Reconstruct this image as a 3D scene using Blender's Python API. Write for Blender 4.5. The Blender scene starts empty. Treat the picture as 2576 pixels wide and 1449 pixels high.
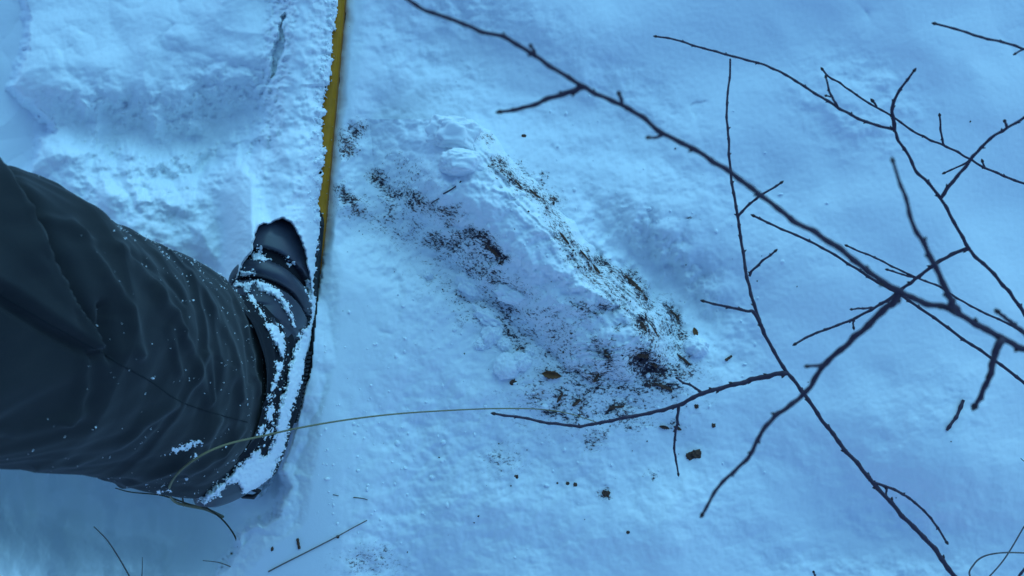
import bpy, math, random
import numpy as np
from mathutils import Vector
from mathutils.bvhtree import BVHTree

random.seed(7)
rng = np.random.default_rng(11)
R = math.radians
sc = bpy.context.scene
col = sc.collection

# ------------------------------------------------------------------ camera, sky, sun, exposure
HC = 0.95                       # camera height above the snow
HFOV = R(67.0)
PXW, PXH = 2576.0, 1449.0       # measuring frame of the photograph
TANH = math.tan(HFOV / 2)

cam_d = bpy.data.cameras.new('camera')
cam = bpy.data.objects.new('camera', cam_d)
col.objects.link(cam)
cam.location = (0, 0, HC)
cam.rotation_euler = (0, 0, 0)
cam_d.sensor_width = 36.0
cam_d.angle = HFOV
cam_d.clip_start = 0.01
cam_d.clip_end = 2000.0
cam_d.dof.use_dof = True
cam_d.dof.focus_distance = 0.90
cam_d.dof.aperture_fstop = 10.0
sc.camera = cam

SUN_EL, SUN_AZ = 30.0, 20.0     # azimuth measured from +Y (up the picture) towards +X
world = bpy.data.worlds.new('World')
sc.world = world
world.use_nodes = True
wn, wl = world.node_tree.nodes, world.node_tree.links
wn.clear()
sky = wn.new('ShaderNodeTexSky')
sky.sky_type = 'NISHITA'
sky.sun_disc = False
sky.sun_elevation = R(SUN_EL)
sky.sun_rotation = R(SUN_AZ)
sky.air_density = 1.0
sky.dust_density = 0.0
sky.ozone_density = 10.0
bg = wn.new('ShaderNodeBackground')
bg.inputs['Strength'].default_value = 0.15
wo = wn.new('ShaderNodeOutputWorld')
wl.new(sky.outputs[0], bg.inputs[0])
wl.new(bg.outputs[0], wo.inputs[0])

sun_d = bpy.data.lights.new('sun', 'SUN')
sun = bpy.data.objects.new('sun', sun_d)
col.objects.link(sun)
sun_d.energy = 1.0
sun_d.angle = R(78.0)
sun_d.color = (0.34, 0.92, 0.92)
sun.location = (0.5, 2, 3)
sdir = Vector((math.sin(R(SUN_AZ)) * math.cos(R(SUN_EL)), math.cos(R(SUN_AZ)) * math.cos(R(SUN_EL)), math.sin(R(SUN_EL))))
sun.rotation_euler = (-sdir).to_track_quat('-Z', 'Y').to_euler()

sc.view_settings.view_transform = 'Standard'
sc.view_settings.look = 'None'
sc.view_settings.exposure = 0.46
sc.view_settings.gamma = 1.0
sc.view_settings.use_curve_mapping = False
sc.cycles.max_bounces = 7
sc.cycles.diffuse_bounces = 6

# ------------------------------------------------------------------ helpers
def S(z):
    return (HC - z) * 2 * TANH / PXW

def P(px, py, z):
    """photograph position + height above the snow -> a point in the place"""
    s = S(z)
    return np.array([(px - PXW / 2) * s, (PXH / 2 - py) * s, z])

def Parr(X, Y, Z):
    s = (HC - Z) * 2 * TANH / PXW
    return np.stack([(X - PXW / 2) * s, (PXH / 2 - Y) * s, Z], axis=-1)

def _h(i, j, seed):
    v = np.sin(i * 127.1 + j * 311.7 + seed * 74.7) * 43758.5453
    return v - np.floor(v)

def perlin(x, y, seed=0):
    x = np.asarray(x, float); y = np.asarray(y, float)
    xi, yi = np.floor(x), np.floor(y)
    xf, yf = x - xi, y - yi
    u = xf * xf * xf * (xf * (xf * 6 - 15) + 10)
    v = yf * yf * yf * (yf * (yf * 6 - 15) + 10)
    def g(di, dj):
        a = _h(xi + di, yi + dj, seed) * 2 * math.pi
        return np.cos(a) * (xf - di) + np.sin(a) * (yf - dj)
    a = g(0, 0) * (1 - u) + g(1, 0) * u
    b = g(0, 1) * (1 - u) + g(1, 1) * u
    return (a * (1 - v) + b * v) * 1.5

def fbm(x, y, seed=0, octaves=4, gain=0.5):
    t = 0; a = 1.0; f = 1.0
    for o in range(octaves):
        t = t + a * perlin(x * f + o * 17.3, y * f - o * 9.1, seed + o)
        a *= gain; f *= 2.03
    return t

def billow(x, y, seed=0, octaves=3):
    t = 0; a = 1.0; f = 1.0
    for o in range(octaves):
        t = t + a * (0.35 - np.abs(perlin(x * f + o * 5.7, y * f + o * 3.3, seed + o)))
        a *= 0.5; f *= 2.07
    return t

def puffs(x, y, seed=0, jitter=0.9):
    """cellular noise: round cushions, 1 at a cell's middle, 0 at its rim"""
    xi, yi = np.floor(x), np.floor(y)
    d = np.full(np.shape(x), 9.0)
    for di in (-1, 0, 1):
        for dj in (-1, 0, 1):
            cx = xi + di + .5 + jitter * (_h(xi + di, yi + dj, seed) - .5)
            cy = yi + dj + .5 + jitter * (_h(xi + di, yi + dj, seed + 50) - .5)
            r = 0.6 + 0.7 * _h(xi + di, yi + dj, seed + 90)
            d = np.minimum(d, ((x - cx) ** 2 + (y - cy) ** 2) / (r * r))
    return np.sqrt(np.clip(1 - d, 0, 1))

def sstep(x, a, b):
    t = np.clip((x - a) / (b - a), 0, 1)
    return t * t * (3 - 2 * t)

def seg_dist(X, Y, pts, closed=False):
    d = np.full(np.shape(X), 1e18)
    n = len(pts)
    for i in range(n if closed else n - 1):
        ax, ay = pts[i]; bx, by = pts[(i + 1) % n]
        dx, dy = bx - ax, by - ay
        t = np.clip(((X - ax) * dx + (Y - ay) * dy) / (dx * dx + dy * dy + 1e-9), 0, 1)
        d = np.minimum(d, (X - ax - t * dx) ** 2 + (Y - ay - t * dy) ** 2)
    return np.sqrt(d)

def sd_poly(X, Y, poly):
    """signed distance, positive inside"""
    d = seg_dist(X, Y, poly, True)
    inside = np.zeros(np.shape(X), bool)
    n = len(poly)
    for i in range(n):
        ax, ay = poly[i]; bx, by = poly[(i + 1) % n]
        c = ((ay > Y) != (by > Y)) & (X < (bx - ax) * (Y - ay) / (by - ay + 1e-12) + ax)
        inside ^= c
    return np.where(inside, d, -d)

def gauss(X, Y, cx, cy, rx, ry, rot=0):
    c, s = math.cos(R(rot)), math.sin(R(rot))
    u = ((X - cx) * c + (Y - cy) * s) / rx
    v = (-(X - cx) * s + (Y - cy) * c) / ry
    return np.exp(-(u * u + v * v))

def catmull(pts, n):
    pts = [np.array(p, float) for p in pts]
    p = [2 * pts[0] - pts[1]] + pts + [2 * pts[-1] - pts[-2]]
    out = []
    for i in range(1, len(p) - 2):
        for k in range(n):
            t = k / n
            out.append(0.5 * ((2 * p[i]) + (-p[i - 1] + p[i + 1]) * t + (2 * p[i - 1] - 5 * p[i] + 4 * p[i + 1] - p[i + 2]) * t ** 2
                              + (-p[i - 1] + 3 * p[i] - 3 * p[i + 1] + p[i + 2]) * t ** 3))
    out.append(pts[-1])
    return np.array(out)

WORLD = {}      # object name -> world vertices / faces, for resting things on other things

def tag(o, label=None, cat=None, group=None, kind=None):
    if label: o['label'] = label
    if cat: o['category'] = cat
    if group: o['group'] = group
    if kind: o['kind'] = kind
    return o

def empty(name, loc, label=None, cat=None, group=None):
    o = bpy.data.objects.new(name, None)
    o.empty_display_size = 0.05
    col.objects.link(o)
    o.location = loc
    return tag(o, label, cat, group)

def wloc(o):
    v = Vector(o.location)
    while o.parent:
        o = o.parent
        v = v + Vector(o.location)
    return v

def mesh_obj(name, V, F, mat, parent=None, smooth=True, attrs=None, label=None, cat=None, group=None, kind=None, keep=False, origin=None):
    """one mesh object from world-space vertices; F is an array (n,3|4) or a list of faces"""
    V = np.asarray(V, float)
    if origin is None:
        lo = V.min(0); hi = V.max(0)
        origin = np.array([(lo[0] + hi[0]) / 2, (lo[1] + hi[1]) / 2, lo[2]])
    me = bpy.data.meshes.new(name)
    L = V - origin
    if isinstance(F, np.ndarray):
        nf, k = F.shape
        me.vertices.add(len(L)); me.vertices.foreach_set('co', L.astype(np.float32).ravel())
        me.loops.add(nf * k); me.loops.foreach_set('vertex_index', F.astype(np.int32).ravel())
        me.polygons.add(nf); me.polygons.foreach_set('loop_start', np.arange(0, nf * k, k, dtype=np.int32))
        me.update(calc_edges=True)
        me.validate()
    else:
        me.from_pydata([tuple(v) for v in L], [], [tuple(int(i) for i in f) for f in F])
        me.update()
    me.polygons.foreach_set('use_smooth', np.full(len(me.polygons), smooth))
    for k_, a in (attrs or {}).items():
        at = me.attributes.new(k_, 'FLOAT', 'POINT')
        at.data.foreach_set('value', np.asarray(a, np.float32).ravel())
    me.materials.append(mat)
    o = bpy.data.objects.new(name, me)
    col.objects.link(o)
    o.location = Vector(origin)
    if parent is not None:
        o.parent = parent
        o.location = Vector(origin) - wloc(parent)
    if keep:
        WORLD[o.name] = (V, F)
    return tag(o, label, cat, group, kind)

def grid_faces(ny, nx, keepmask=None, wrap=False):
    i = np.arange(ny * nx).reshape(ny, nx)
    if wrap:
        j = np.concatenate([i, i[:, :1]], axis=1)
    else:
        j = i
    f = np.stack([j[:-1, :-1], j[:-1, 1:], j[1:, 1:], j[1:, :-1]], -1)
    if keepmask is not None:
        f = f[keepmask]
    return f.reshape(-1, 4)

# ------------------------------------------------------------------ materials
def new_mat(name):
    m = bpy.data.materials.new(name)
    m.use_nodes = True
    return m, m.node_tree.nodes, m.node_tree.links, m.node_tree.nodes['Principled BSDF']

def tex(n, l, kind, scale, detail=4, vec=None, rough=0.5):
    t = n.new('ShaderNodeTexNoise' if kind == 'noise' else 'ShaderNodeTexVoronoi')
    t.inputs['Scale'].default_value = scale
    if kind == 'noise':
        t.inputs['Detail'].default_value = detail
        t.inputs['Roughness'].default_value = rough
    if vec is not None:
        l.new(vec, t.inputs['Vector'])
    return t

def math_n(n, l, op, a, b=None, clamp=False):
    m = n.new('ShaderNodeMath'); m.operation = op; m.use_clamp = clamp
    for k, v in enumerate((a, b)):
        if v is None: continue
        if isinstance(v, (int, float)): m.inputs[k].default_value = v
        else: l.new(v, m.inputs[k])
    return m.outputs[0]

def mix_col(n, l, fac, a, b):
    m = n.new('ShaderNodeMix'); m.data_type = 'RGBA'
    if isinstance(fac, (int, float)): m.inputs['Factor'].default_value = fac
    else: l.new(fac, m.inputs['Factor'])
    for k, v in ((6, a), (7, b)):
        if isinstance(v, tuple): m.inputs[k].default_value = (*v, 1)
        else: l.new(v, m.inputs[k])
    return m.outputs[2]

SNOW = (0.87, 0.91, 0.93)

def snow_nodes(m, n, l, b, litter=False):
    geo = n.new('ShaderNodeNewGeometry')
    pos = geo.outputs['Position']
    grain = tex(n, l, 'noise', 900, 3, pos, 0.65)
    clump = tex(n, l, 'noise', 160, 5, pos, 0.6)
    h = math_n(n, l, 'ADD', math_n(n, l, 'MULTIPLY', grain.outputs[0], 0.45), math_n(n, l, 'MULTIPLY', clump.outputs[0], 0.6))
    bump = n.new('ShaderNodeBump'); bump.inputs['Strength'].default_value = 0.15; bump.inputs['Distance'].default_value = 0.004
    l.new(h, bump.inputs['Height'])
    l.new(bump.outputs[0], b.inputs['Normal'])
    b.inputs['Roughness'].default_value = 0.75
    b.inputs['Specular IOR Level'].default_value = 0.25
    b.inputs['Subsurface Weight'].default_value = 0.0
    b.inputs['Subsurface Radius'].default_value = (0.006, 0.008, 0.010)
    b.inputs['Subsurface Scale'].default_value = 1.0
    c = mix_col(n, l, math_n(n, l, 'MULTIPLY', grain.outputs[0], 0.25), SNOW, (0.80, 0.86, 0.88))
    if litter:
        at = n.new('ShaderNodeAttribute'); at.attribute_name = 'bare'
        mp = n.new('ShaderNodeMapping'); l.new(pos, mp.inputs[0])
        mp.inputs['Rotation'].default_value = (0, 0, R(45))
        mp.inputs['Scale'].default_value = (0.6, 1.0, 1.0)
        n1 = tex(n, l, 'noise', 330, 5, mp.outputs[0], 0.72)
        n2 = tex(n, l, 'noise', 60, 4, mp.outputs[0], 0.6)
        v = math_n(n, l, 'ADD', math_n(n, l, 'MULTIPLY', n1.outputs[0], 5.0), math_n(n, l, 'MULTIPLY', n2.outputs[0], 2.0))
        v = math_n(n, l, 'ADD', v, math_n(n, l, 'MULTIPLY', at.outputs['Fac'], 1.6))
        v = math_n(n, l, 'SUBTRACT', v, 3.90)
        v = math_n(n, l, 'MULTIPLY', v, 1.6, True)
        sm_ = math_n(n, l, 'MULTIPLY', math_n(n, l, 'MULTIPLY', at.outputs['Fac'], math_n(n, l, 'SUBTRACT', n2.outputs[0], 0.12)), 1.15, True)
        v = math_n(n, l, 'MAXIMUM', v, sm_)
        gate = math_n(n, l, 'MULTIPLY', at.outputs['Fac'], 6.0, True)
        v = math_n(n, l, 'MULTIPLY', v, gate)
        n3 = tex(n, l, 'noise', 45, 3, pos, 0.6)
        ramp = n.new('ShaderNodeValToRGB')
        ramp.color_ramp.elements[0].position = 0.50; ramp.color_ramp.elements[0].color = (0.040, 0.027, 0.040, 1)
        ramp.color_ramp.elements[1].position = 0.74; ramp.color_ramp.elements[1].color = (0.15, 0.078, 0.058, 1)
        l.new(n3.outputs[0], ramp.inputs[0])
        c = mix_col(n, l, v, c, ramp.outputs[0])
    l.new(c, b.inputs['Base Color'])

m_snow, n, l, b = new_mat('snow'); snow_nodes(m_snow, n, l, b, True)
m_crumb, n, l, b = new_mat('snow_crumb'); snow_nodes(m_crumb, n, l, b, False)
b.inputs['Subsurface Weight'].default_value = 0.0

def simple(name, colr, rough=0.6, spec=0.4, noise=None, bump=None, sheen=0.0):
    """noise = (scale, second colour, amount); bump = (scale, strength, distance)"""
    m, n, l, b = new_mat(name)
    b.inputs['Base Color'].default_value = (*colr, 1)
    b.inputs['Roughness'].default_value = rough
    b.inputs['Specular IOR Level'].default_value = spec
    if sheen: b.inputs['Sheen Weight'].default_value = sheen
    geo = n.new('ShaderNodeNewGeometry')
    if noise:
        t = tex(n, l, 'noise', noise[0], 5, geo.outputs['Position'], 0.6)
        f = math_n(n, l, 'MULTIPLY', math_n(n, l, 'SUBTRACT', t.outputs[0], 0.35), noise[2], True)
        l.new(mix_col(n, l, f, colr, noise[1]), b.inputs['Base Color'])
    if bump:
        t = tex(n, l, 'noise', bump[0], 5, geo.outputs['Position'], 0.6)
        bp = n.new('ShaderNodeBump'); bp.inputs['Strength'].default_value = bump[1]; bp.inputs['Distance'].default_value = bump[2]
        l.new(t.outputs[0], bp.inputs['Height']); l.new(bp.outputs[0], b.inputs['Normal'])
    return m

m_trouser = simple('trouser_cloth', (0.017, 0.019, 0.023), 0.85, 0.12, (14, (0.036, 0.038, 0.038), 1.6), (700, 0.25, 0.0008), 0.12)
m_seam = simple('trouser_seam', (0.022, 0.027, 0.030), 0.9, 0.1)
m_boot = simple('boot_rubber', (0.036, 0.041, 0.060), 0.40, 0.55, (60, (0.058, 0.064, 0.086), 1.3), (420, 0.12, 0.0008))
m_boot2 = simple('boot_shaft_cloth', (0.014, 0.015, 0.020), 0.85, 0.2, None, (300, 0.3, 0.001))
m_sole = simple('boot_sole_rubber', (0.020, 0.021, 0.025), 0.75, 0.3, None, (500, 0.2, 0.0008))
m_ski = simple('ski_yellow_paint', (0.66, 0.26, 0.012), 0.42, 0.3, (70, (0.38, 0.16, 0.012), 1.4), (300, 0.08, 0.0006))
m_edge = simple('ski_edge', (0.025, 0.024, 0.035), 0.4, 0.5)
m_metal = simple('binding_metal', (0.10, 0.10, 0.11), 0.45, 0.5, (200, (0.05, 0.05, 0.05), 1.0))
m_metal.node_tree.nodes['Principled BSDF'].inputs['Metallic'].default_value = 0.7
m_black = simple('binding_plastic', (0.018, 0.018, 0.022), 0.55, 0.4)
m_twig = simple('twig_bark', (0.050, 0.031, 0.056), 0.7, 0.3, (420, (0.085, 0.06, 0.075), 1.3), (900, 0.35, 0.0006))
m_bud = simple('bud_scale', (0.034, 0.018, 0.022), 0.6, 0.35, (600, (0.07, 0.05, 0.05), 1.0))
m_grass = simple('dry_grass', (0.22, 0.19, 0.10), 0.7, 0.3, (150, (0.11, 0.10, 0.06), 1.2))
m_dgrass = simple('dark_dead_grass', (0.055, 0.040, 0.022), 0.75, 0.3, (200, (0.10, 0.08, 0.05), 1.2))
m_gstalk = simple('grey_stalk', (0.17, 0.14, 0.125), 0.75, 0.3, (200, (0.06, 0.05, 0.05), 1.2))
m_bark = simple('bark_chip', (0.060, 0.036, 0.032), 0.9, 0.2, (260, (0.26, 0.13, 0.075), 1.6), (400, 0.6, 0.002))
m_litter = simple('bark_litter', (0.020, 0.015, 0.014), 0.9, 0.2, (120, (0.07, 0.04, 0.025), 1.2))
m_leaf = simple('dead_leaf', (0.22, 0.095, 0.040), 0.8, 0.25, (180, (0.07, 0.035, 0.022), 1.6), (300, 0.4, 0.001))

# ------------------------------------------------------------------ the snow
SK0, SKS = 865.0, -0.0885              # right edge of the ski in the picture
def ski_x(Y):
    return SK0 + SKS * Y

PILE = [(850, -400), (846, 0), (844, 35), (837, 65), (837, 126), (829, 139), (833, 161), (827, 213), (816, 217), (809, 256), (818, 282), (808, 304),
        (811, 343), (817, 382), (813, 417), (805, 439), (806, 473), (796, 499), (800, 521), (806, 536), (807, 600), (800, 650), (796, 720),
        (790, 770), (783, 815), (784, 850), (775, 900), (760, 960)]
BOOT_PIT = [(597, 702), (612, 665), (634, 630), (640, 594), (650, 572), (662, 560), (676, 566), (690, 556), (712, 549), (735, 562), (752, 592),
            (765, 622), (772, 660), (780, 700), (785, 760), (780, 830), (786, 860), (778, 930), (755, 1030), (735, 1110), (708, 1180), (640, 1262),
            (560, 1275), (470, 1275), (300, 1260), (150, 1230), (300, 760), (520, 740)]
BANK = [(822, 560), (812, 640), (804, 720), (800, 800), (797, 850), (788, 905), (778, 950), (764, 1000), (755, 1036), (748, 1100), (742, 1168), (716, 1178), (704, 1205), (730, 1214), (716, 1290), (640, 1335), (592, 1395), (540, 1449), (500, 1900), (1100, 1900), (1100, 560)]
LEDGE = [(-700, -900), (52, -900), (62, 0), (75, 90), (46, 180), (30, 220), (80, 265), (128, 305), (138, 335), (98, 350), (92, 405), (58, 442), (20, 452), (-300, 600), (-700, 700)]
HOLLOW = [(-900, 1050), (0, 1065), (200, 1105), (430, 1150), (560, 1190), (640, 1225), (705, 1170), (722, 1215), (706, 1295), (640, 1330), (605, 1350), (592, 1395),
          (545, 1445), (520, 1560), (300, 1900), (-900, 1900)]
CRACK = [(718, 30), (709, 43), (701, 74), (703, 98), (692, 106), (685, 139), (682, 195), (692, 191), (701, 152), (711, 141), (716, 117), (721, 102), (714, 87), (711, 65), (721, 41)]

# dark places where bark and rotten wood show through the dusting: strokes (points, width, strength) and spots (x, y, rx, ry, turn, strength)
STROKES = [
    ([(1250, 412), (1275, 440), (1300, 462), (1345, 485), (1365, 505)], 9, .8),
    ([(1240, 420), (1275, 408)], 8, .6),
    ([(1378, 525), (1395, 560), (1420, 610), (1445, 650), (1480, 680), (1500, 695)], 12, .62),
    ([(1410, 560), (1440, 600), (1470, 640), (1500, 665)], 5, .6),
    ([(1500, 650), (1545, 680), (1585, 705), (1610, 735), (1635, 775)], 8, .85),
    ([(1585, 698), (1628, 758)], 10, .9),
    ([(1465, 640), (1505, 700), (1525, 710)], 8, .7),
    ([(1530, 770), (1575, 780), (1600, 810)], 7, .5), ([(1609, 806), (1626, 835)], 10, .9),
    ([(1625, 790), (1645, 820), (1665, 855)], 4, .8), ([(1676, 770), (1712, 806)], 8, .85), ([(1690, 790), (1700, 820), (1722, 855), (1735, 885)], 9, .6),
    ([(1497, 862), (1525, 890), (1533, 925), (1505, 965), (1480, 985)], 10, .75), ([(1535, 905), (1548, 935), (1520, 975)], 7, .6),
    ([(1480, 1000), (1465, 1030), (1440, 1060)], 8, .6), ([(1411, 985), (1412, 1010), (1398, 1030)], 9, .8),
    ([(870, 380), (880, 345), (905, 320)], 14, .55), ([(860, 485), (880, 505), (905, 535)], 11, .75),
    ([(940, 445), (975, 470), (1030, 495), (1075, 525), (1140, 545)], 14, .62),
    ([(1080, 600), (1130, 615), (1180, 590), (1215, 600), (1245, 640)], 14, .70), ([(1228, 612), (1245, 640), (1265, 655)], 10, 1.0),
    ([(1130, 570), (1160, 600), (1200, 640)], 12, .55), ([(1265, 790), (1290, 850), (1320, 890)], 16, .5),
]
SPOTS = [
    (895, 330, 18, 12, 0, .6), (878, 378, 12, 16, 0, .7), (960, 455, 26, 12, 25, .6), (1045, 505, 34, 20, 15, .75), (1215, 345, 16, 8, 0, .5), (1228, 352, 10, 14, 0, .5),
    (1388, 500, 20, 13, 10, .8), (1365, 465, 9, 9, 0, .5), (1372, 440, 9, 8, 0, .5), (1120, 605, 60, 18, 15, .5), (1185, 640, 60, 22, 25, .5), (1225, 690, 65, 26, 25, .42),
    (1275, 715, 60, 22, 25, .35), (1619, 905, 30, 24, 0, 1.2), (1640, 925, 46, 30, 20, 1.0), (1657, 968, 48, 16, 20, 1.1), (1682, 982, 20, 9, 45, .7), (1716, 938, 30, 14, 10, .72),
    (1719, 907, 25, 7, 38, .75), (1375, 941, 22, 11, 10, .85), (1490, 945, 18, 15, 0, .8), (1452, 1007, 30, 28, -35, .66), (1351, 1000, 18, 18, 0, .66), (1382, 1039, 25, 14, 0, .66),
    (1424, 1046, 20, 16, 0, .6), (1542, 1028, 60, 17, -12, .70), (1577, 1049, 42, 18, 8, .62), (1584, 1073, 20, 6, 30, .6), (1500, 1105, 26, 20, -20, .56), (1282, 844, 26, 20, 60, .5),
    (1313, 879, 22, 16, 40, .62), (1268, 785, 22, 20, 0, .42), (1376, 886, 22, 8, 20, .55), (1560, 823, 14, 12, 0, .55), (1539, 851, 10, 10, 0, .55), (1521, 782, 26, 12, 20, .5),
    (1601, 875, 16, 8, -20, .5), (1473, 778, 40, 16, 20, .40), (1230, 760, 120, 55, 25, .27), (1400, 850, 110, 60, 30, .27), (1510, 970, 170, 80, -10, .30), (1000, 560, 130, 50, 25, .22),
    (1690, 830, 30, 60, -20, .35), (1640, 860, 60, 40, 40, .3), (1510, 700, 120, 22, 45, .36), (1340, 480, 80, 20, 45, .3), (1685, 1075, 28, 8, 5, .45), (1640, 1195, 14, 9, 30, .55),
    (1525, 1242, 12, 10, 0, .72), (1735, 550, 18, 5, 0, .5), (930, 1410, 60, 30, 0, .22), (1270, 1150, 50, 30, 0, .16), (715, 720, 5, 4, 0, .0), (1425, 940, 70, 40, 0, .3),
    (1030, 430, 60, 25, 25, .22), (1120, 640, 40, 10, -20, .35),
]

def bare_map(X, Y):
    out = np.zeros(np.shape(X))
    m = (X > 780) & (X < 1820) & (Y > 270) & (Y < 1449)
    x, y = X[m], Y[m]
    x, y = x + 11 * fbm(x / 30, y / 30, 71, 2), y + 11 * fbm(x / 30, y / 30, 75, 2)
    o = np.zeros(x.shape)
    for pts, wd, s in STROKES:
        o = np.maximum(o, .74 * s * np.exp(-(seg_dist(x, y, pts) / (wd * 1.65)) ** 2))
    for cx, cy, rx, ry, rot, s in SPOTS:
        o = np.maximum(o, (.76 if s > .45 else 1.0) * s * gauss(x, y, cx, cy, rx * 1.28, ry * 1.28, rot))
    out[m] = o
    return out

def lerp(a, b, t):
    return a + (b - a) * t

def snow_h(X, Y, fine=True):
    xm = (X - PXW / 2) * 4.88e-4; ym = (PXH / 2 - Y) * 4.88e-4
    dlog = np.exp(-(((X - 1350) / 520) ** 2 + ((Y - 750) / 480) ** 2))
    left = sstep(X, 900, 700)
    h = 0.026 * fbm(xm / .34, ym / .34, 3, 2)
    # right: soft drifted snow with faint cushions; left: thrown-up fluffy snow
    h = h + (1 - left) * (0.0105 * fbm(xm / .16 + .35 * perlin(xm / .12, ym / .12, 8), ym / .15, 5, 3, .30) + .005 * puffs(xm / .13 + .6 * perlin(xm / .06, ym / .06, 12), ym / .12 + .6 * perlin(xm / .06, ym / .06, 13), 26) * sstep(perlin(xm / .25, ym / .25, 27), -.2, .3))
    h = h + left * (0.018 * billow(xm / .15 + .5 * perlin(xm / .09, ym / .09, 9), ym / .13, 31, 1) + .0055 * fbm(xm / .07, ym / .07, 33, 2, .4)
                    + 0.012 * puffs(xm / .085 + .6 * perlin(xm / .04, ym / .04, 15), ym / .085 + .6 * perlin(xm / .04, ym / .04, 16), 41) + .0028 * puffs(xm / .032 + .5 * perlin(xm / .02, ym / .02, 19), ym / .032 + .5 * perlin(xm / .02, ym / .02, 20), 42))
    wx = xm + .010 * perlin(xm / .02, ym / .02, 17); wy = ym + .010 * perlin(xm / .02, ym / .02, 18)
    h = h + dlog * (0.006 * puffs(wx / .028, wy / .028, 43) + 0.003 * puffs(wx / .013, wy / .013, 45) * sstep(perlin(xm / .06, ym / .06, 44), -.1, .3))
    low = np.exp(-(((X - 1050) / 420) ** 2 + ((Y - 1200) / 330) ** 2))
    h = h + low * (0.007 * puffs(wx / .05, wy / .05, 47) + 0.003 * fbm(xm / .02, ym / .02, 48, 3))
    if fine:
        h = h + (0.0002 + 0.0005 * dlog + .0002 * left) * fbm(xm / .006, ym / .006, 51, 3)
    rag2 = 14 * fbm(X / 60, Y / 60, 63, 4); rag3 = 14 * fbm(X / 60, Y / 60, 68, 4)
    # hollows and swells
    for cx, cy, rx, ry, rot, dz in ((560, 320, 165, 90, -20, -.048), (690, 330, 70, 160, 12, -.012), (300, 330, 190, 60, 15, -.026), (720, 400, 120, 150, 0, .022), (330, 560, 200, 90, 20, .025),
                                    (1650, 690, 210, 65, 45, -.034), (1150, 120, 200, 110, 25, -.016), (1500, 300, 250, 120, 30, -.010), (1050, 640, 200, 70, 25, -.016),
                                    (1050, 900, 240, 160, 0, .010), (2150, 260, 130, 90, 20, .010), (2000, 1250, 260, 150, 0, -.010), (1500, 1300, 300, 120, 0, .008), (2350, 1150, 200, 160, 0, .008),
                                    (950, 400, 90, 130, 10, -.012), (850, 1200, 70, 60, 0, -.010), (2250, 1380, 260, 90, 0, -.012), (1800, 560, 220, 100, 20, .006)):
        h = h + 1.5 * dz * gauss(X + rag2 * 2, Y + rag3 * 2, cx, cy, rx, ry, rot)
    rag = 5 * fbm(X / 16, Y / 16, 61, 3) + 2.2 * perlin(X / 4.5, Y / 4.5, 62)
    # the ledge at the left edge: much lower ground beyond it
    sd = sd_poly(X, Y, LEDGE) + 5 * fbm(X / 22, Y / 22, 64, 2) + .5 * rag2
    h = lerp(h, -0.075 + .3 * h, sstep(sd, -8, 16) * sstep(Y, -900, -500))
    # along the ski: pressed groove to the right, a pile lying on the ski to the left
    sx = ski_x(Y)
    d = X - sx
    near = sstep(Y, 800, 620)
    groove = lerp(-0.017, 0.0, sstep(d + .5 * rag2, 2, 30))
    hr = np.where(d > 0, np.minimum(h, .012) * lerp(.25, 1, sstep(d, 0, 60)) + groove + .006 * sstep(d, 8, 30) * np.exp(-((d - 45) / 40) ** 2), h)
    h = lerp(h, hr, near * sstep(d, -1, 1) * sstep(d, 140, 60))
    py = np.array([p[1] for p in PILE]); pxs = np.array([p[0] for p in PILE])
    edge = np.interp(Y, py, pxs) + 3.5 - 7 * sstep(Y, 520, 590) + 1.4 * rag + .22 * rag2
    dl = edge - X                                    # > 0 on the pile
    pile = 0.016 + 0.024 * np.sqrt(np.clip(dl / 70, 0, 1)) + .35 * h + .005 * puffs(xm / .030 + .5 * perlin(xm / .02, ym / .02, 36), ym / .030 + .5 * perlin(xm / .02, ym / .02, 37), 38) + .0016 * fbm(xm / .014, ym / .014, 66, 2)
    onski = sstep(dl, 190, 90)
    h = np.where((Y < 960) & (dl > 0), lerp(h, pile, onski), h)
    h = np.where((Y < 960) & (dl <= 0) & (d <= 0) & ((Y < 560) | (sd_poly(X, Y, BANK) + .8 * rag < 0)), -0.05, h)
    # the slit where the pile has cracked along the ski's hidden edge
    sd = sd_poly(X, Y, CRACK) + .35 * rag
    h = h - 0.020 * sstep(sd, -2, 3)
    h = h - 0.007 * np.exp(-(seg_dist(X, Y, [(682, 195), (672, 215), (658, 236)]) / 5) ** 2)
    # the bank right of the heel, lying over the ski's tail
    bk = sd_poly(X, Y, BANK) + .8 * rag
    h = lerp(h, np.maximum(h, .012 + .012 * sstep(bk, 0, 60)), sstep(bk, -2, 5) * sstep(Y, 540, 760) * sstep(d + 1.5 * rag2 - 60 * sstep(Y, 1000, 1200), 300, 10))
    # pit round the boot and trouser
    h_pre = h
    sd = sd_poly(X, Y, BOOT_PIT) + .5 * rag
    ring = np.exp(-np.clip(-sd, 0, None) / 75) * sstep(Y, 860, 690) * sstep(X, 540, 620) * sstep(X, 800, 765)
    h = h + (lerp(.034, .066, sstep(X, 690, 640)) + .034 * sstep(X, 655, 630)) * ring
    h = lerp(h, lerp(.030, -0.055, sstep(Y, 690, 800)), sstep(sd, -2, 4))
    # the hollow under the leg
    sd = sd_poly(X, Y, HOLLOW) + .9 * rag + .9 * rag2
    dleg = seg_dist(X, Y, [(-300, 1130), (0, 1150), (200, 1195), (430, 1235), (560, 1245), (640, 1235)])
    rise = sstep(dleg + .4 * rag2, 110, 320) * .9
    deep = lerp(-.30, -.010, rise) + .19 * sstep(X, 470, 620) * (1 - rise) + .05 * sstep(X, 230, -60) + .4 * h_pre
    deep = deep + .03 * gauss(X, Y, 640, 1300, 60, 40) + .03 * fbm(xm / .08, ym / .12, 67, 3) + .012 * puffs(xm / .05, ym / .05, 69)
    h = lerp(h, deep, sstep(sd, -6, 26))
    return h

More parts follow.
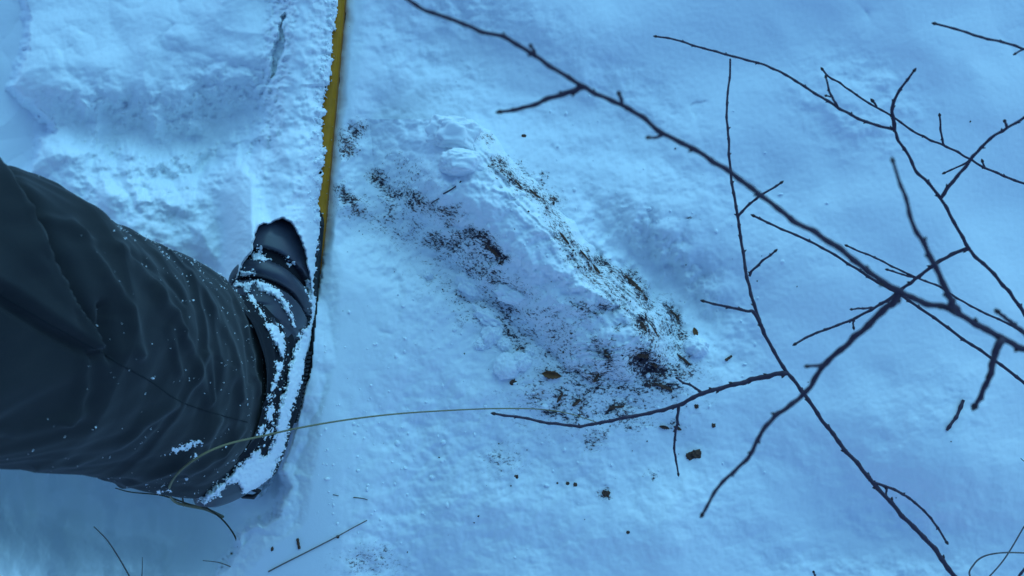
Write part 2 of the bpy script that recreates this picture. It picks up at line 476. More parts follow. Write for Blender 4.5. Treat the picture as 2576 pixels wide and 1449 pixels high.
def axis_px(lo, hi, step, far):
    a = np.arange(lo, hi + .1, step)
    out = []; s = step; x = hi
    while x < far:
        s *= 1.16; x += s; out.append(x)
    neg = []; s = step; x = lo
    while x > -far:
        s *= 1.16; x -= s; neg.append(x)
    return np.array(neg[::-1] + list(a) + out)

gx = axis_px(-60, 2640, 3.0, 4e5)
gy = axis_px(-60, 1510, 3.0, 4e5)
GX, GY = np.meshgrid(gx, gy)
GZ = snow_h(GX, GY)
BM = bare_map(GX, GY)
GZ = GZ + np.clip(BM, 0, .8) * .0028 * fbm(GX / 6, GY / 6, 91, 3)
mesh_obj('snow', Parr(GX, GY, GZ).reshape(-1, 3), grid_faces(len(gy), len(gx))[:, ::-1], m_snow, attrs={'bare': BM}, kind='structure', origin=np.zeros(3), keep=False)
snow_bvh_step = 3
sub = (np.abs(GX[0] - 1288) < 1500), (np.abs(GY[:, 0] - 724) < 900)
_xs = np.where(sub[0])[0][::3]; _ys = np.where(sub[1])[0][::3]
_V = Parr(GX, GY, GZ)[np.ix_(_ys, _xs)]
snow_tree = BVHTree.FromPolygons([tuple(v) for v in _V.reshape(-1, 3)], [tuple(int(i) for i in f) for f in grid_faces(len(_ys), len(_xs))])

# ------------------------------------------------------------------ the rotten log under its dusting of snow
lx0, lx1, ly0, ly1, ls = 930, 1770, 300, 1100, 2.6
ax = np.arange(lx0, lx1, ls); ay = np.arange(ly0, ly1, ls)
LX, LY = np.meshgrid(ax, ay)
def log_h(X, Y):
    wob = 26 * fbm(X / 130, Y / 130, 101, 3)
    a = (X - 950) * .70 + (Y - 330) * .714
    n_ = (X - 950) * .714 - (Y - 330) * .70 + .55 * wob
    ridge = 95 + 25 * np.sin(a / 170)
    tl = np.clip((ridge - n_) / (ridge + 150), 0, None); tr = np.clip((n_ - ridge) / (205 - ridge + 12 * perlin(a / 60, n_ * 0, 103)), 0, None)
    t = np.where(n_ < ridge, tl, tr)
    prof = np.where(n_ < ridge, 1 - t ** 1.7, 1 - t ** 2.6)
    z = -0.028 + 0.084 * prof
    z = z - .05 * sstep(a, 210, -40)                                       # upper end sinks into the snow
    aend = 935 + 40 * perlin(n_ / 70, a * 0, 104) + .18 * n_
    z = z - .085 * sstep(a, aend - 150, aend + 60)                         # broken end
    # loose snow lying along the ridge
    cap = [(1090, 455), (1200, 448), (1300, 480), (1350, 520), (1378, 560), (1420, 640), (1470, 700), (1560, 770), (1620, 800), (1560, 775), (1450, 735), (1400, 700), (1330, 690), (1270, 640), (1230, 600), (1160, 560), (1090, 520)]
    sd = sd_poly(X, Y, cap) + 10 * fbm(X / 26, Y / 26, 105, 3)
    xm = (X - PXW / 2) * 4.88e-4; ym = (PXH / 2 - Y) * 4.88e-4
    z = z + .009 * sstep(sd, -4, 16) + .004 * sstep(sd, 8, 50)
    z = z + .0080 * puffs(xm / .035 + .4 * perlin(xm / .02, ym / .02, 1), ym / .035 + .4 * perlin(xm / .02, ym / .02, 2), 106) * sstep(sd, -90, 10)
    z = z + .0035 * fbm(xm / .016, ym / .016, 107, 4) + .0045 * puffs(xm / .017 + .5 * perlin(xm / .012, ym / .012, 4), ym / .017 + .5 * perlin(xm / .012, ym / .012, 5), 113) * sstep(perlin(xm / .05, ym / .05, 114), -.15, .25)
    # long fibres and bark ridges on the bare right flank and at the broken end
    fl = np.exp(-((n_ - 165) / 50) ** 2)
    z = z + fl * .0045 * (0.4 - np.abs(perlin(n_ / 11 + .5 * perlin(a / 60, n_ / 30, 109), a / 120, 108)) * 2)
    en = np.exp(-(((X - 1530) / 200) ** 2 + ((Y - 960) / 110) ** 2))
    sw = (X * .35 + Y * .9) / 26 + 2.4 * perlin(X / 90, Y / 90, 110)
    z = z + en * (.007 * (0.3 - np.abs(perlin(sw, (X - Y) / 150, 111)) * 1.4) + .006 * fbm(X / 40, Y / 40, 112, 4))
    return z
LZ = log_h(LX, LY)
LB = bare_map(LX, LY)
LZ = LZ + np.clip(LB, 0, .9) * .0035 * fbm(LX / 7, LY / 7, 92, 3)
base_z = snow_h(LX, LY, False)
keep = LZ > base_z - .012
km = keep[:-1, :-1] | keep[1:, :-1] | keep[:-1, 1:] | keep[1:, 1:]
LZ = np.maximum(LZ, base_z - .03)
V = Parr(LX, LY, LZ).reshape(-1, 3)
F = grid_faces(len(ay), len(ax), km)[:, ::-1]
used = np.unique(F); remap = -np.ones(len(V), int); remap[used] = np.arange(len(used))
log = mesh_obj('rotten_log', V[used], remap[F], m_snow, attrs={'bare': LB.ravel()[used]},
               label='short rotten log half buried in snow, dark bark showing through its white dusting', cat='log')
log_tree = BVHTree.FromPolygons([tuple(v) for v in V[used]], [tuple(int(i) for i in f) for f in remap[F]])

def ground_hit(px, py, extra=()):
    """where the line of sight through a picture position meets the snow or the log"""
    o = Vector((0, 0, HC)); d = (Vector(P(px, py, 0)) - o).normalized()
    best = None
    for tr in (snow_tree, log_tree) + tuple(extra):
        hit = tr.ray_cast(o, d)
        if hit[0] is not None and (best is None or hit[3] < best[1]):
            best = (hit[0], hit[3], hit[1])
    return (best[0], best[2]) if best else (Vector(P(px, py, 0)), Vector((0, 0, 1)))

# ------------------------------------------------------------------ the ski
sdirv = np.array([(-.2065 + .248), (.3536 + .1149)]); sdirv /= np.linalg.norm(sdirv)
slat = np.array([sdirv[1], -sdirv[0]])
SK_E = np.array([-.2480, -.1149])           # a point on the right upper edge
SKW = 0.074
def ski_pt(t, lat, z):
    """t metres ahead of the heel point, lat metres from the centre line"""
    p = SK_E + sdirv * t + slat * (lat - SKW / 2)
    return np.array([p[0], p[1], z])
def ski_z(t):
    z = 0.0
    if t < .02: z -= .70 * min(.02 - t, .40) + .02 * max(0, -.45 - t)
    if t > .95: z += .9 * (t - .95) ** 2
    return z
def ski_ring(t):
    w = SKW / 2
    if t > 1.0: w *= max(.12, math.sqrt(max(0.0, 1 - ((t - 1.0) / .245) ** 2)))
    z = ski_z(t)
    prof = [(-w, -.020), (-w, -.004), (-w + .003, 0), (-w + .010, .0010), (0, .0024), (w - .010, .0010), (w - .0032, -.0002), (w, -.0045), (w, -.020)]
    return [ski_pt(t, a, z + b) for a, b in prof]
ts = np.concatenate([np.linspace(-.75, 1.0, 60), np.linspace(1.01, 1.235, 20)])
rings = np.array([ski_ring(t) for t in ts])
nv = rings.shape[1]
F = grid_faces(len(ts), nv, None, True).tolist() + [list(range(nv))[::-1], [(len(ts) - 1) * nv + i for i in range(nv)]]
ski = empty('ski', (float(SK_E[0]), float(SK_E[1]), -.02), 'long yellow ski under the boot, its left side buried in loose snow', 'ski')
mesh_obj('ski_body', rings.reshape(-1, 3), F, m_ski, ski, smooth=False, keep=True)
for s_ in (-1, 1):
    er = []
    for t in ts[:62]:
        w = SKW / 2 * s_; z = ski_z(t)
        er.append([ski_pt(t, w - .001 * s_, z - .0135), ski_pt(t, w + .0012 * s_, z - .0135), ski_pt(t, w + .0012 * s_, z - .0205), ski_pt(t, w - .001 * s_, z - .0205)])
    er = np.array(er)
    mesh_obj('steel_edge', er.reshape(-1, 3), grid_faces(len(er), 4, None, True).tolist(), m_edge, ski, smooth=False)

def box_verts(cx, hx, hy, hz, fx, fy, fz):
    """eight corners of a box with axes fx, fy, fz"""
    out = []
    for dz in (-1, 1):
        for dx, dy in ((-1, -1), (1, -1), (1, 1), (-1, 1)):
            out.append(cx + fx * hx * dx + fy * hy * dy + fz * hz * dz)
    return np.array(out)
BOXF = [[0, 3, 2, 1], [4, 5, 6, 7], [0, 1, 5, 4], [1, 2, 6, 5], [2, 3, 7, 6], [3, 0, 4, 7]]
UZ = np.array([0, 0, 1.0])
FWD = np.array([sdirv[0], sdirv[1], 0]); LAT = np.array([slat[0], slat[1], 0])

def bevel_box(name, c, hx, hy, hz, mat, parent, fx=None, fy=None, fz=None, bev=.0015, **kw):
    fx = LAT if fx is None else fx; fy = FWD if fy is None else fy; fz = UZ if fz is None else fz
    o = mesh_obj(name, box_verts(np.array(c, float), hx, hy, hz, fx, fy, fz), BOXF, mat, parent, smooth=False, **kw)
    m = o.modifiers.new('bevel', 'BEVEL'); m.width = bev; m.segments = 2
    return o

def tube(pts, rads, sides=8, cap=True):
    """tapered tube along points"""
    pts = np.asarray(pts, float); n = len(pts)
    rads = np.broadcast_to(np.asarray(rads, float), (n,))
    tan = np.gradient(pts, axis=0); tan /= np.linalg.norm(tan, axis=1)[:, None] + 1e-12
    up = np.array([0.13, 0.21, 0.97])
    V = []
    for i in range(n):
        a = np.cross(tan[i], up); a /= np.linalg.norm(a) + 1e-12
        b_ = np.cross(tan[i], a)
        for k in range(sides):
            th = 2 * math.pi * k / sides
            V.append(pts[i] + rads[i] * (math.cos(th) * a + math.sin(th) * b_))
    F = grid_faces(n, sides, None, True).tolist()
    if cap:
        F += [list(range(sides)), [(n - 1) * sides + k for k in range(sides)][::-1]]
    return np.array(V), F

# binding on the ski
bind = empty('ski_binding', tuple(ski_pt(.15, 0, 0)), 'black ski binding beside the boot, mostly covered by snow', 'binding')
bevel_box('base_plate', ski_pt(.08, .001, .007), .0375, .115, .0045, m_black, bind)
pl = []
for k in range(13):
    th = math.pi * k / 12
    pl.append(ski_pt(.192 + .028 * math.sin(th), .0365 * math.cos(th), .0105))
V, F = tube(pl, .0036, 8); mesh_obj('toe_plate_rim', V, F, m_black, bind)
cb = [ski_pt(t, .0385 + .002 * math.sin(t * 30), .014 + .004 * math.sin(t * 14)) for t in np.linspace(-.06, .19, 30)]
V, F = tube(cb, .0015, 7); mesh_obj('cable', V, F, m_black, bind)
for dt_, zz, rr in ((.168, .020, .0062), (.160, .018, .0050)):
    c0 = ski_pt(dt_, .0335 + (dt_ - .160) * .1, zz)
    ring = [c0 + rr * (math.cos(a) * FWD + math.sin(a) * (.8 * LAT + .6 * UZ)) for a in np.linspace(0, 2 * math.pi, 20)]
    V, F = tube(ring, .0019, 6); mesh_obj('cable_guide', V, F, m_metal, bind)
bevel_box('guide_block', ski_pt(.15, .032, .012), .006, .012, .008, m_black, bind)

# ------------------------------------------------------------------ the person: boot and trouser leg
person = empty('person', (-.315, -.11, .01), 'person in dark trousers and black boot standing on the ski, one leg in view', 'person')
HEEL = np.array([-.317, -.232]); TOE = np.array([-.274, .083])
BL = float(np.linalg.norm(TOE - HEEL)); bd = (TOE - HEEL) / BL; bl = np.array([bd[1], -bd[0]])
def boot_pt(t, lx, lz):
    p = HEEL + bd * t + bl * lx
    z0 = .013 + .034 * (1 - np.clip(t / .24, 0, 1)) ** 1.3
    return np.array([p[0], p[1], z0 + lz])
SW_T = [0, .006, .02, .05, .10, .15, .20, .235, .262, .285, .300, .311, .3175]
SW_W = [.012, .024, .036, .043, .046, .047, .049, .0485, .0445, .0370, .0285, .0175, .003]
ZT_T = [0, .01, .05, .10, .14, .16, .18, .20, .22, .25, .28, .295, .306, .3175]
ZT_Z = [.085, .12, .145, .15, .138, .122, .108, .096, .089, .082, .076, .070, .060, .024]
def boot_w(t): return float(np.interp(t, SW_T, SW_W))
def boot_top(t): return float(np.interp(t, ZT_T, ZT_Z))
def bandprof(s):
    if s > .2365: return .0030 * min(1, (s - .2365) / .004) ** .5
    if s > .2225: return -.0060
    if s > .2000: return -.001 + .0065 * math.sin(math.pi * (s - .2000) / .0225) ** .7
    if s > .1960: return -.0045
    if s > .1600: return .0016
    return -.0006
nt, nr = 220, 80
tt = np.linspace(0.0, .3172, nt)
BV = np.zeros((nt, nr, 3)); BS = np.zeros((nt, nr))
for i, t in enumerate(tt):
    w, zt = boot_w(t) * .965, boot_top(t)
    for k in range(nr):
        th = math.pi * k / (nr - 1)
        c, s_ = math.cos(th), math.sin(th)
        pw = .70 if t > .2 else .62
        lx = w * math.copysign(abs(c) ** pw, c)
        narrow = 1 - .22 * s_ ** 2 * sstep(t, .30, .12)
        lx *= narrow * (1 if lx > 0 else .80)
        lz = .016 + (zt - .016) * abs(s_) ** .82
        crown = .0035 * math.exp(-((lx - .004) / .012) ** 2) * (1 if t > .22 else 0)
        lz += crown * s_
        s = t - .62 * (lz - .01)
        bp = bandprof(s)
        nx_, nz_ = c, s_ * .9 + .1
        BV[i, k] = boot_pt(t, lx + bp * nx_, lz + bp * nz_)
        BS[i, k] = s
boot = mesh_obj('boot', BV.reshape(-1, 3), np.array([[0, 1, nr + 1, nr]]), m_boot, person)   # replaced below by the vamp
bpy.data.objects.remove(boot)
fc = grid_faces(nt, nr)
sm = BS.reshape(-1)[fc].mean(1)
def sub_mesh(name, mask, mat, parent, **kw):
    f = fc[mask]; u = np.unique(f); rm = -np.ones(nt * nr, int); rm[u] = np.arange(len(u))
    return mesh_obj(name, BV.reshape(-1, 3)[u], rm[f], mat, parent, keep=True, **kw)
boot = sub_mesh('boot', sm <= .1955, m_boot, person, label='black rubber boot with ribbed toe, caked with snow')
sub_mesh('toe_cap', sm > .236, m_boot, boot)
sub_mesh('flex_groove', (sm > .2230) & (sm <= .236), m_boot2, boot)  # darker bellows material, with the groove's shade put into its colour
sub_mesh('flex_band', (sm > .2000) & (sm <= .2230), m_boot, boot)
sub_mesh('flex_groove', (sm > .1955) & (sm <= .2000), m_boot2, boot)  # narrow groove, its shade likewise deepened by the dark material
# sole
outl = []
for t in np.linspace(0, .3175, 60):
    outl.append((t, boot_w(t)))
pts_o = [(t, w + .002) for t, w in outl] + [(t, -w - .002) for t, w in outl[::-1]]
sv = np.array([boot_pt(t, w, -.002) for t, w in pts_o] + [boot_pt(t, w, .017) for t, w in pts_o]); no = len(pts_o)
sf = [[i, (i + 1) % no, no + (i + 1) % no, no + i] for i in range(no)] + [list(range(no))[::-1], list(range(no, 2 * no))]
mesh_obj('sole', sv, sf, m_sole, boot, smooth=False, keep=True)
for i in range(17):
    t = .083 + i * .0050
    bevel_box('sole_lug', boot_pt(t, boot_w(t) + .0050, .006), .0036, .0015, .0055 , m_sole, boot, fx=np.array([bl[0], bl[1], 0]), fy=np.array([bd[0], bd[1], 0]), bev=.0005)
# padded shaft
sh = []
shc = HEEL + bd * .118
nsh = 72
for j, zz in enumerate(np.linspace(.045, .175, 40)):
    row = []
    f = (zz - .045) / .13
    c = shc + bd * (.012 * f) + bl * (-.004 - .006 * f)
    for k in range(nsh):
        th = 2 * math.pi * k / nsh
        a, b_ = .106 - .012 * f, .061
        wr = .0018 * math.sin(zz * 260 + 1.5 * math.sin(th * 2)) + .002 * float(perlin(th * 2, zz * 30, 5))
        p = c + bd * ((a + wr) * math.sin(th)) + bl * ((b_ + wr) * math.cos(th))
        row.append([p[0], p[1], zz])
    sh.append(row)
sh = np.array(sh)
mesh_obj('boot_shaft', sh.reshape(-1, 3), grid_faces(40, nsh, None, True), m_boot2, boot, keep=True)
# strap and heel bracket
hb = [P(572, 1208, .052), P(590, 1232, .048), P(612, 1248, .047), P(638, 1250, .048), P(652, 1236, .05), P(622, 1226, .056), P(600, 1212, .058)]
V, F = tube(hb + [hb[0]], .0030, 8); mesh_obj('heel_bracket', V, F, m_black, boot)
sp = []
for k in range(30):
    f = k / 29
    sp.append(boot_pt(.205 - .10 * f, .030 + .018 * math.sin(f * 1.6), .098 - .058 * f))
V, F = tube(sp, .0028, 8); mesh_obj('side_seam', V, F, m_boot, boot, keep=True)

# trouser leg: horizontal rings up the shin, then the knee and thigh outside the picture
LEG = [  # px, py, z, half length fore-aft, half width
    (534, 985, .105, .116, .066), (520, 975, .125, .118, .069), (478, 962, .16, .117, .073), (432, 945, .20, .115, .077), (355, 917, .25, .110, .080), (268, 886, .30, .105, .083),
    (165, 850, .35, .102, .085), (20, 800, .41, .104, .087)]
ctr = [np.array([*P(a, b_, z), hl, hw]) for a, b_, z, hl, hw in LEG]
ctr += [np.array([-.384, -.012, .47, .104, .090]), np.array([-.412, -.022, .54, .108, .092]), np.array([-.43, -.07, .62, .115, .092]), np.array([-.44, -.14, .70, .12, .095]), np.array([-.445, -.22, .79, .12, .10]), np.array([-.45, -.28, .88, .12, .10])]
LC = catmull(ctr[:8], 60)[:-1]
LC = np.concatenate([LC, catmull(ctr[7:], 24)])
nu, nvv = len(LC), 320
arc = np.concatenate([[0], np.cumsum(np.linalg.norm(np.diff(LC[:, :3], axis=0), axis=1))])
fr = np.random.default_rng(5)
folds = []
for i in range(13):
    folds.append((fr.uniform(.005, .62), fr.uniform(0, 6.28), fr.uniform(.006, .05), fr.uniform(.005, .012), fr.uniform(.0008, .0026), fr.uniform(-.9, 1.3), fr.uniform(.9, 2.2)))
TH = np.linspace(0, 2 * math.pi, nvv, endpoint=False)
TV = np.zeros((nu, nvv, 3))
for i in range(nu):
    x, y, z, hl, hw = LC[i]
    u = arc[i]
    d = np.zeros(nvv)
    for (u0, ph, amp, wd, A, tc, tw) in folds:
        q = (u - u0 - amp * np.cos(TH - ph) - .012 * perlin(TH * 1.3 + u0 * 50, TH * 0 + u0 * 9, 3)) / wd
        win = np.exp(-((np.angle(np.exp(1j * (TH - tc)))) / tw) ** 2)
        ridge = np.where(q < 0, np.exp(-(q * .75) ** 2), np.exp(-(q * 1.6) ** 2)) - .45 * np.exp(-((q - 1.7) / .8) ** 2)
        d += A * win * ridge
    d += .004 * fbm(np.cos(TH) * 1.6 + u * 9, np.sin(TH) * 1.6 + u * 4, 7, 3)
    wr_ = u + .03 * np.cos(TH - 2.2) + .012 * perlin(TH * .9, TH * 0 + u * 6, 14)
    d += .0014 * np.clip(perlin(wr_ * 30, TH * 1.1 + 3, 12) + .15, 0, 1) * (1 + perlin(TH * 1.3, wr_ * 12, 13))
    hem = .004 * math.exp(-u / .006)
    r1, r2 = hl + d + hem, hw + d + hem
    zz = z + .02 * np.sin(TH) * math.exp(-u / .05) * .6 + .004 * perlin(TH * 2, TH * 0 + 3, 8) * math.exp(-u / .03)
    TV[i, :, 0] = x + r2 * np.cos(TH); TV[i, :, 1] = y + r1 * np.sin(TH); TV[i, :, 2] = zz
# folds read off the photograph: (line, width in pixels, height)
FOLDS = [([(175, 565), (262, 690), (325, 778), (350, 890)], 15, .0050), ([(375, 715), (437, 803), (494, 915), (519, 1015)], 13, .0045), ([(475, 690), (537, 778), (587, 890), (609, 1003)], 12, .0045),
         ([(425, 828), (450, 940)], 10, .003), ([(525, 890), (531, 1003)], 9, .003), ([(437, 1015), (375, 1053), (300, 1115), (187, 1159), (94, 1171)], 13, .0045), ([(212, 890), (206, 978), (169, 1053)], 15, .0045),
         ([(550, 1053), (512, 1128), (437, 1178), (300, 1222)], 10, .0045), ([(612, 1078), (562, 1140), (475, 1190)], 8, .004), ([(300, 620), (400, 740), (450, 830)], 13, .004), ([(100, 640), (165, 740), (190, 800)], 18, -.004),
         ([(262, 770), (272, 830), (285, 900)], 13, -.009), ([(-40, 1090), (60, 1075), (200, 1040)], 18, .004), ([(60, 540), (150, 560), (230, 610)], 12, .003), ([(330, 640), (420, 700), (470, 760)], 9, -.003),
         ([(640, 800), (655, 900), (650, 990)], 6, .003), ([(590, 760), (622, 850), (632, 960)], 8, -.003)]
_p = TV.reshape(-1, 3)
_k = (HC - _p[:, 2]) * 2 * TANH / PXW
_k = np.where(_k > 5e-5, _k, 5e-5)
_X = _p[:, 0] / _k + PXW / 2; _Y = PXH / 2 - _p[:, 1] / _k
_n = np.stack([np.cos(TH), np.sin(TH), np.zeros(nvv)], 1)
_n = np.broadcast_to(_n, (nu, nvv, 3)).reshape(-1, 3)
_d = np.zeros(len(_p))
for pts_, w_, a_ in FOLDS:
    _d += .8 * a_ * np.exp(-(seg_dist(_X, _Y, pts_) / w_) ** 2) * (1 + .4 * perlin(_X / 40, _Y / 40, 131))
# a flap of cloth bagging over below the knee: its edge runs down to a point
flap = [(20, 455), (60, 530), (110, 620), (175, 735), (246, 862), (238, 882), (120, 815), (0, 738), (-200, 640), (-900, 300), (-900, 250), (-150, 250)]
_sd = sd_poly(_X, _Y, flap)
_d += .010 * sstep(_sd, -7, 12) * np.exp(-np.clip(_sd, 0, None) / 90) - .0045 * np.exp(-((_sd + 14) / 12) ** 2)
_d *= (_p[:, 2] < .56)
TV = (_p + _n * _d[:, None]).reshape(nu, nvv, 3)
tverts = TV.reshape(-1, 3)
tf = grid_faces(nu, nvv, None, True)
trou = mesh_obj('trouser_leg', tverts, tf, m_trouser, person, keep=True, label='dark grey green trouser leg with folds, flecked with snow')
def leg_pt(u, th, off=0.0):
    i = np.clip(np.interp(u, arc, np.arange(nu)), 0, nu - 1.001)
    k = (th % (2 * math.pi)) / (2 * math.pi) * nvv
    i0, k0 = int(i), int(k) % nvv
    fi, fk = i - i0, k - int(k)
    k1 = (k0 + 1) % nvv
    p = (TV[i0, k0] * (1 - fi) + TV[i0 + 1, k0] * fi) * (1 - fk) + (TV[i0, k1] * (1 - fi) + TV[i0 + 1, k1] * fi) * fk
    du = TV[i0 + 1, k0] - TV[i0, k0]; dv = TV[i0, k1] - TV[i0, k0]
    nrm = np.cross(dv, du); nrm /= np.linalg.norm(nrm) + 1e-12
    return p + nrm * off, nrm
_lt = BVHTree.FromPolygons([tuple(p) for p in tverts], [tuple(int(i) for i in f) for f in tf])
def leg_hit(px, py):
    o_ = Vector((0, 0, HC))
    h = _lt.ray_cast(o_, (Vector(P(px, py, 0)) - o_).normalized())
    return np.array(h[0]) if h[0] is not None else None
for name, line in (('side_seam', [(240, 876), (300, 915), (380, 960), (450, 1008), (540, 1040), (622, 1062)]), ('back_seam', [(2, 742), (60, 775), (120, 812), (180, 845), (238, 878)])):
    hp = [leg_hit(a, b_) for a, b_ in catmull(line, 10)]
    hp = [h for h in hp if h is not None]
    V, F = tube(hp, .00045, 6)
    mesh_obj(name, V, F, m_seam, trou)
V, F = tube([leg_pt(.0015, th, .0004)[0] for th in np.linspace(0, 2 * math.pi, 120)], .0016, 6)
mesh_obj('hem', V, F, m_seam, trou)

# the rest of the body is unseen, added to shade the lower left: other leg, hips and jacket
m_jacket = simple('jacket_cloth', (0.030, 0.033, 0.040), 0.85, 0.15, (12, (0.045, 0.048, 0.05), 1.4), (500, 0.3, 0.001))
def loft(name, rows, mat, parent, seg=48, amp=.006, seed=1):
    C = catmull([np.array(r_, float) for r_ in rows], 10)
    th = np.linspace(0, 2 * math.pi, seg, endpoint=False)
    V = []
    for x, y, z, a, b_ in C:
        d = amp * fbm(np.cos(th) * 1.5 + z * 9, np.sin(th) * 1.5 + z * 5, seed, 3)
        V.append(np.stack([x + (a + d) * np.cos(th), y + (b_ + d) * np.sin(th), np.full(seg, z)], 1))
    V = np.array(V); n_ = len(C)
    F = grid_faces(n_, seg, None, True).tolist() + [list(range(seg))[::-1], [(n_ - 1) * seg + k for k in range(seg)]]
    return mesh_obj(name, V.reshape(-1, 3), F, mat, parent)
loft('trouser_leg', [(-.80, -.40, -.06, .085, .11), (-.79, -.39, .10, .088, .115), (-.77, -.36, .30, .088, .105), (-.75, -.34, .46, .092, .108), (-.72, -.38, .62, .098, .115), (-.67, -.42, .80, .11, .125), (-.62, -.44, .90, .10, .12)], m_trouser, person, 48, .008, 141)
loft('jacket', [(-.56, -.40, .80, .20, .15), (-.56, -.41, .86, .225, .165), (-.555, -.42, 1.00, .225, .165), (-.54, -.40, 1.15, .225, .16), (-.51, -.37, 1.28, .235, .15), (-.49, -.34, 1.37, .19, .12), (-.47, -.31, 1.42, .09, .09), (-.455, -.29, 1.47, .07, .075), (-.44, -.27, 1.52, .09, .10), (-.43, -.25, 1.60, .105, .125), (-.42, -.24, 1.69, .08, .095), (-.42, -.24, 1.72, .02, .03)], m_jacket, person, 56, .008, 142)

# ------------------------------------------------------------------ snow lying on the boot, the ski and the trousers
def tree_of(*names):
    V, F, off = [], [], 0
    for nme in names:
        v, f = WORLD[nme]
        V += [tuple(p) for p in v]
        F += [tuple(int(i) + off for i in q) for q in (f.tolist() if isinstance(f, np.ndarray) else f)]
        off += len(v)
    return BVHTree.FromPolygons(V, F)
boot_names = [k for k in WORLD if k.split('.')[0] in ('boot', 'toe_cap', 'flex_band', 'flex_groove', 'sole', 'boot_shaft')]
boot_tree = tree_of(*boot_names)
leg_tree = tree_of('trouser_leg')
ski_tree = tree_of('ski_body')

def patch(poly, tree_list, thick, step=2.0, soft=9.0, rag=4.0, seed=0):
    xs = np.arange(min(p[0] for p in poly) - 8, max(p[0] for p in poly) + 8, step)
    ys = np.arange(min(p[1] for p in poly) - 8, max(p[1] for p in poly) + 8, step)
    X, Y = np.meshgrid(xs, ys)
    sd = sd_poly(X, Y, poly) + rag * fbm(X / 14, Y / 14, 201 + seed, 3) + .6 * rag * perlin(X / 4, Y / 4, 202 + seed)
    o = Vector((0, 0, HC))
    Z = np.full(X.shape, np.nan)
    for i in range(X.shape[0]):
        for j in range(X.shape[1]):
            if sd[i, j] > -4:
                d = (Vector(P(X[i, j], Y[i, j], 0)) - o).normalized()
                bz = None
                for tr in tree_list:
                    h = tr.ray_cast(o, d)
                    if h[0] is not None and (bz is None or h[0].z > bz): bz = h[0].z
                if bz is not None: Z[i, j] = bz
    ok = ~np.isnan(Z)
    Zs = np.where(ok, Z, 0); W = ok.astype(float)
    for _ in range(5):                         # smooth what the snow bridges
        Zp = np.pad(Zs * W, 1, mode='edge'); Wp = np.pad(W, 1, mode='edge')
        num = sum(Zp[a:a + Zs.shape[0], b_:b_ + Zs.shape[1]] for a in range(3) for b_ in range(3))
        den = sum(Wp[a:a + Zs.shape[0], b_:b_ + Zs.shape[1]] for a in range(3) for b_ in range(3))
        Zs = np.where(ok, num / np.maximum(den, 1e-9), 0)
    mix = sstep(sd, 0, soft)
    Zb = np.where(ok, Z * (1 - mix) + np.maximum(Zs, Z - .004) * mix, 0)
    th = thick * np.clip(sd / soft, -.6, 1.0) ** 1
    th = np.where(sd > 0, thick * np.sqrt(np.clip(sd / soft, 0, 1)), -.0025) + np.where(sd > 2, .0016 * fbm(X / 9, Y / 9, 205 + seed, 3), 0)
    T = Zb + th
    k = ok & (sd > -3)
    km = k[:-1, :-1] & k[1:, :-1] & k[:-1, 1:] & k[1:, 1:]
    f = grid_faces(len(ys), len(xs), km)[:, ::-1]
    v = Parr(X, Y, T).reshape(-1, 3)
    u = np.unique(f)
    if len(u) == 0: return np.zeros((0, 3)), np.zeros((0, 4), int)
    rm = -np.ones(len(v), int); rm[u] = np.arange(len(u))
    return v[u], rm[f]

def merge(parts):
    V, F, off = [], [], 0
    for v, f in parts:
        if len(v) == 0: continue
        V.append(v); F.append(f + off); off += len(v)
    return np.concatenate(V), np.concatenate(F)

parts = []
trs = [boot_tree, ski_tree]
BOOT_SNOW = [
    ([(631, 640), (640, 634), (653, 632), (662, 644), (679, 652), (660, 656), (642, 655)], .005, 6, 3),
    ([(652, 624), (657, 616), (662, 624), (657, 634)], .003, 4, 2),
    ([(716, 645), (726, 642), (728, 650), (718, 652)], .003, 4, 2), ([(733, 656), (744, 658), (742, 666), (734, 664)], .003, 4, 2), ([(722, 662), (734, 668), (728, 672)], .002, 3, 2),
    ([(642, 706), (655, 704), (668, 712), (690, 722), (704, 732), (716, 750), (726, 770), (736, 796), (744, 824), (738, 824), (730, 800), (716, 776), (700, 754), (686, 742), (664, 738), (650, 724)], .006, 6, 3),
    ([(588, 712), (604, 708), (622, 714), (640, 708), (632, 728), (618, 732), (600, 722)], .005, 6, 4),
    ([(603, 682), (616, 678), (640, 684), (642, 692), (630, 690), (612, 694)], .005, 6, 4),
    ([(620, 736), (632, 742), (648, 760), (660, 782), (672, 806), (668, 808), (654, 786), (640, 766), (626, 750)], .004, 5, 3),
    ([(668, 812), (684, 812), (700, 822), (716, 842), (718, 872), (714, 905), (704, 892), (692, 868), (678, 846), (670, 828)], .010, 9, 4),
    ([(692, 912), (712, 908), (714, 925), (700, 955), (690, 985), (676, 1012), (672, 1000), (686, 968), (696, 940)], .005, 5, 4),
    ([(672, 1020), (684, 1014), (690, 1030), (686, 1056), (676, 1066), (668, 1050)], .006, 6, 4),
    ([(650, 1074), (664, 1070), (662, 1088), (650, 1096)], .004, 4, 3), ([(684, 1070), (690, 1078), (672, 1100), (664, 1106), (668, 1092)], .003, 3, 2),
    ([(760, 832), (776, 822), (789, 846), (784, 876), (765, 936), (756, 972), (734, 1036), (724, 1080), (724, 1106), (700, 1166), (678, 1212), (638, 1244), (612, 1238), (596, 1218), (574, 1216), (548, 1248),
      (516, 1266), (500, 1256), (556, 1212), (604, 1168), (640, 1138), (656, 1122), (660, 1150), (672, 1140), (692, 1092), (700, 1034), (714, 984), (736, 890)], .012, 10, 4),
    ([(768, 706), (776, 702), (782, 716), (788, 742), (794, 750), (796, 770), (790, 800), (782, 800), (786, 770), (776, 745)], .008, 6, 3),
    ([(770, 828), (788, 784), (794, 786), (786, 820), (776, 846)], .008, 6, 3),
]
